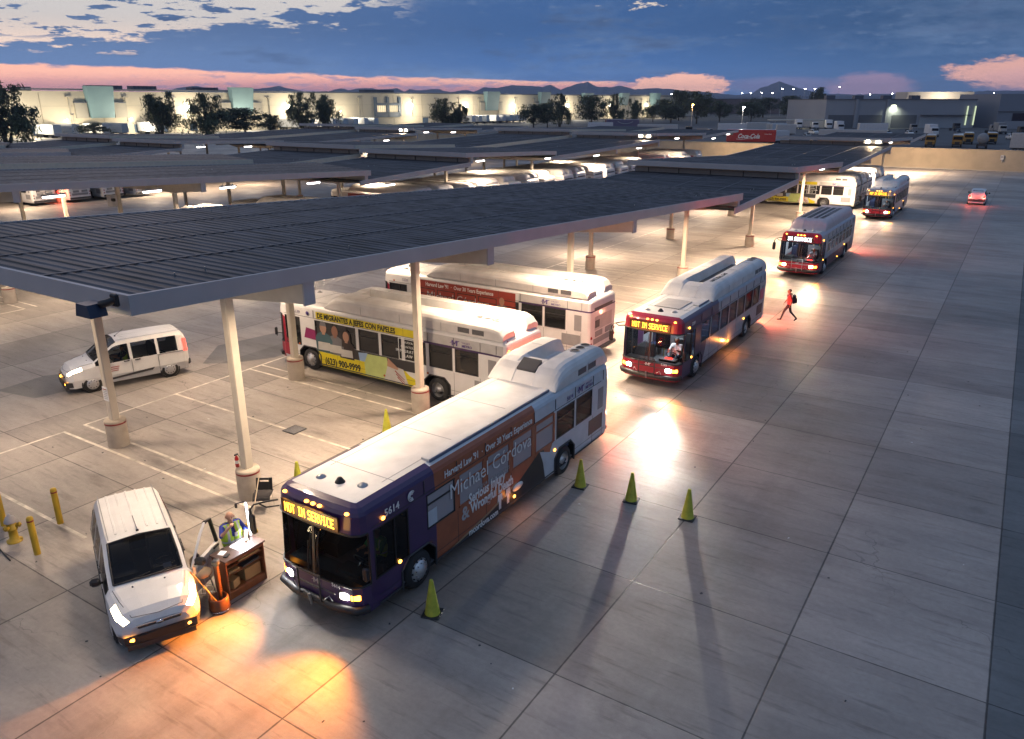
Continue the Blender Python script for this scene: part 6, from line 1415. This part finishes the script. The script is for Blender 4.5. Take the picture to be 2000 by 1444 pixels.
for i, (x, y, L_, a, l) in enumerate(((-131, 262, 9, 26, 'white trailer at the left of the yard near the open lit trucks'), (-104, 250, 13, 20, 'long white trailer lying behind the end of the middle canopy'), (-87, 275, 9.5, 20, 'white trailer left of the red drinks trailer, higher in the photo'), (-83, 292, 8, 24, 'white trailer in the second rank above the red drinks trailer'), (-74, 283, 8, 70, 'white trailer seen end-on in the middle of the truck yard'), (-68, 272, 6, 24, 'short white trailer behind the red drinks trailer, second rank'))): trailer(l, x, y, radians(a), L_, 3.9, (WT, OFFW)[i % 2])
TR = [(-61.8, 328, 'white cube truck standing before the left bay of the depot', WT, WT), (-98.8, 265, 'dark truck among the white trailers left of the red one', DARKG, None), (-82.8, 352, 'white truck with a sloping cab before the carport', WT, WT), (-76, 350, 'second white truck before the carport', WT, None), (-70, 348, 'third white truck before the carport', WT, WT), (-27, 298, 'white box truck in the middle of the right yard', WT, WT), (-25.5, 366, 'dark lorry before the pale storefront', DARKG, None), (-12, 345, 'grey lorry before the lit fins', GREY, None), (-9.0, 338.8, 'white lorry under the office block', LTGREY, GREY), (-38, 340, 'tow lorry below the depot lamp', GREY, None), (-3, 330, 'dark lorry at the right before the office block', DARKG, None), (3, 300, 'grey lorry near the right edge of the yard', GREY, None)]
for x, y, l, mt, bxm in TR: tractor(l, x, y, radians(20+RNG.uniform(-8, 8)), mt, bxm)
for i, (x, y) in enumerate(((-21.2, 229.7), (-15.4, 234.), (-14.0, 252), (-8.6, 256))): school_bus(('leftmost orange school bus facing the wall on the right', 'second orange school bus from the left facing the wall', 'orange school bus behind the second one', 'rightmost orange school bus behind the tank truck')[i], x, y, radians(4))
tk = thing('tank_truck', 'grey round tank truck between the school buses and the white trailer', 'truck', (-9.6, 229.5, 0), radians(4)); m = MB(); m.lathe([(0, 0), (.8, .05), (1.25, .4), (1.3, 4.5), (.8, 5.2), (0, 5.3)], GREY, 20, Matrix.Translation((0, -.6, 2.3)) @ Matrix.Rotation(radians(-90), 4, 'X')); m.build('tank', tk); m = MB(); m.box((0, 2, .85), (1.8, 6, .5), DARKG); m.build('chassis', tk)
for yy in (.2, 3.6):
    w = MB()
    for s in (1, -1): w.lathe([(.3, .02), (.5, 0), (.5, -.4)], RUBBER, 14, Matrix.Translation((s*1.15, yy, .5)) @ Matrix.Rotation(radians(90)*s, 4, 'Y'))
    w.build('wheel_pair', tk)
cs = [(-58, 262, WHITE), (-52.5, 268, SILVER), (-47, 272, WHITE), (-41, 262, WHITE), (-36, 266, SILVER), (-31, 262, WHITE), (-26, 268, DARKG), (-64, 300, WHITE), (-40, 300, SILVER), (-34, 304, WHITE), (-92, 300, WHITE), (-97, 284, SILVER), (-103, 278, WHITE), (-110, 262, WHITE), (-116, 268, SILVER), (-122, 274, WHITE), (-20, 310, DARKG), (-16, 286, SILVER), (-4, 290, WHITE), (2, 276, GREY)]
CARL = ['white car just behind the far end of the nearest canopy, leftmost there', 'silver car beside the leftmost white car behind the far canopy end', 'white car in front of the trailer with the dark open end', 'white car nearest the long white trailer roof', 'silver car right of the long white trailer roof', 'white car left of the orange school buses', 'dark car left of the orange school buses, one row back',
 'white car behind the white trailers above the red drinks trailer', 'silver car in the second rank under the depot lamp', 'white car in the second rank below the pale storefront', 'white car in the second rank left of the carport', 'silver car beside the white trailer at the middle of the yard', 'white car among the white trailers left of the dark truck', 'white car left of the dark truck, nearest row', 'silver car left of the dark truck, second row', 'white car left of the dark truck, beside the purple-grey trailer', 'dark car before the white box truck on the right', 'silver car behind the orange school buses', 'white car before the office block at the right', 'grey car nearest the right edge of the truck yard']
w1 = car('x', (cs[0][0], cs[0][1], 0), radians(30), cs[0][2], group='cars in the truck yard'); kids_of(w1)
protoc = {cs[0][2].name: w1}
for i, (x, y, mt) in enumerate(cs):
    if i == 0: r = w1
    elif mt.name in protoc: r = dup(protoc[mt.name], (x, y, 0), radians(30+RNG.uniform(-12, 12)), group='cars in the truck yard')
    else: r = car('x', (x, y, 0), radians(30), mt, group='cars in the truck yard'); kids_of(r); protoc[mt.name] = r
    r['label'] = CARL[i]
# cars and vans beyond the second canopy, white trailers at the docks
for i, (x, y) in enumerate(((-125, 92), (-121.5, 96), (-118, 100), (-126, 112), (-122, 118))):
    r = dup(w1, (x, y, 0), radians(-90), group='cars beyond the farthest canopy'); r['label'] = f'white car beyond the farthest canopy, {["first", "second", "third", "fourth", "last"][i]} from the left'
for i, s in enumerate((57.3, 63, 72.7, 79, 91.8, 152, 158, 164, 170, 176, 182, 188, 194, 262, 268, 274, 282, 288, 294, 300, 306)):
    p = wpt(s, 8.5, 0); trailer(f'white trailer backed to the warehouse dock, {i+1 if i > 12 else ordn[i]} of the row from the left' if i < 13 else f'pale trailer at the far warehouse docks, {ordn[i-13]} from the left', p.x, p.y, radians(-4.4)+pi*0, 13.5, 4.1, WT if i % 3 else PALEBL)['group'] = 'trailers at the warehouse docks'
# street lamps, mast lights
def street_lamp(label, x, y, h, mt, glow, col, group):
    r = thing('street_lamp', label, 'lamp post', (x, y, 0), 0, group); m = MB(); m.tube([(0, 0, 0), (0, 0, h)], [.12, .07], LTGREY, 8); m.box((.25, -.2, h), (.8, .3, .12), GREY); m.build('pole', r); m = MB(); m.ell((.3, -.25, h-.12), (.42, .42, .2), mt, 10, 6); m.build('lamp_head', r)
    if glow: lamp('POINT', 'street_lamp_light', (.3, -.5, h-.6), glow, col, r, rad=.3)
    return r
street_lamp('white lamp post over the trucks left of the carport', -100.5, 330, 9, E_FAR, 2500, (1., .97, .9), 'street lamps'); street_lamp('orange lamp post among the dark trees right of the warehouse', -121, 327, 10, E_FARO, 2500, (1., .55, .2), 'street lamps'); street_lamp('orange lamp post farther off under the mast lights', -120, 560, 12, E_FARO, 1200, (1., .55, .2), 'street lamps'); street_lamp('unlit lamp post before the office block', -1.5, 372, 9.5, CLEARL, 0, (1, 1, 1), 'street lamps'); street_lamp('lamp post before the first teal tower', -248, 136, 7.5, CLEARL, 0, (1, 1, 1), 'street lamps')
for i, (x, y, z) in enumerate([(-241, 603, 17), (-195, 633, 18), (-189, 636, 18), (-182, 641, 18), (-175, 646, 18), (-169, 651, 21), (-162, 656, 21), (-154, 660, 21), (-148, 665, 21), (-132, 676, 22.5), (-111, 687, 17), (-82, 706, 18), (-97, 700, 17.5), (-60, 730, 17), (-30, 740, 18)]):
    o = street_lamp(f'bright mast light on the horizon, {(ordn + ["fourteenth", "fifteenth"])[i]} from the left', x, y, z-.6, E_FAR, 0, (1, 1, 1), 'mast lights on the horizon')
# ---------------------------------------------------------------- hills on the horizon
MT = [(-64.5, .45), (-60, .5), (-57, .48), (-55.56, 0.64), (-55.08, 0.82), (-54.61, 0.89), (-53.83, 0.96), (-53.37, 0.83), (-51.5, .66), (-49.52, 0.85), (-48.68, 0.99), (-48.19, 0.86), (-47, .6), (-45.52, 0.61), (-44.64, 0.87), (-44.14, 0.74), (-43.44, 0.84), (-42.75, 0.88), (-42.05, 0.78), (-41.35, 0.81), (-40.82, 0.88), (-40.31, 0.62), (-39.95, 0.82), (-39.42, 0.72), (-38.53, 0.79), (-38.0, 0.82), (-37.65, 0.69), (-37.12, 0.62), (-36.04, 0.76), (-35.51, 0.62), (-34.79, 0.92), (-33.9, 0.89), (-32.82, 1.06), (-31.75, 1.03), (-30.68, 0.96), (-30.14, 1.13), (-29.42, 0.76), (-28.54, 1.09), (-27.55, 1.29), (-26.94, 0.99), (-26.05, 0.92), (-25.18, 1.02), (-24.29, 0.78), (-22.9, 0.88), (-21.85, 0.81), (-20.81, 0.67), (-19.44, 0.61), (-17.5, .4), (-16.42, 0.53), (-15.96, 0.85), (-15.49, 0.98), (-14.8, 1.26), (-14.2, 1.07), (-13.54, 0.84), (-12.24, 0.5), (-10, .42), (-6, .5), (-2, .62), (2, .6), (6, .5)]
ROCK = pm('hill_rock', (.11, .10, .11), .95, var=.25, scale=.004)
def hills(name, D_, pts, seed):
    r = random.Random(seed); m = MB(); P = []
    for (a, e), (a2, e2) in zip(pts, pts[1:]):
        k = max(2, int((a2-a)/.22))
        for i in range(k): t = i/k; P.append((a+(a2-a)*t, e+(e2-e)*t + r.gauss(0, .014)))
    rows = [(-.10, 0.), (-.05, .45), (0, 1.), (.07, .5), (.16, 0.)]; vs = []
    for a, e in P:
        for q, f in rows:
            d = D_*(1+q); j = r.uniform(.8, 1.15) if 0 < f < 1 else 1.; vs.append((sin(radians(a))*d, cos(radians(a))*d, 11 + D_*math.tan(radians(e))*f*j if f else -.3))
    n = len(rows); fs = [(i*n+k, (i+1)*n+k, (i+1)*n+k+1, i*n+k+1) for i in range(len(P)-1) for k in range(n-1)]
    m.add(vs, fs, ROCK, False); return tag(m.build(name), kind='structure')
hills('hills', 5200, MT, 4)
hills('hills', 3300, [(-66, .36), (-58, .42), (-50, .36), (-46.5, .62), (-45.6, .66), (-44.8, .5), (-40, .38), (-36.6, .62), (-35.9, .58), (-33, .4), (-26, .36), (-18, .3), (-8, .34), (0, .4), (6, .36)], 8)
# ---------------------------------------------------------------- air
m = MB(); m.box((0, 3100, 66.5), (13600, 7800, 137), BLACK); hzo = m.build('haze'); tag(hzo, kind='stuff')
hm, nt_, out_ = _nt('evening_haze'); pv = nt_.nodes.new('ShaderNodeVolumePrincipled'); pv.inputs['Density'].default_value = 1.3e-4; pv.inputs['Color'].default_value = (.55, .68, .95, 1); pv.inputs['Anisotropy'].default_value = .2
nt_.links.new(pv.outputs[0], out_.inputs['Volume']); hzo.data.materials.clear(); hzo.data.materials.append(hm)
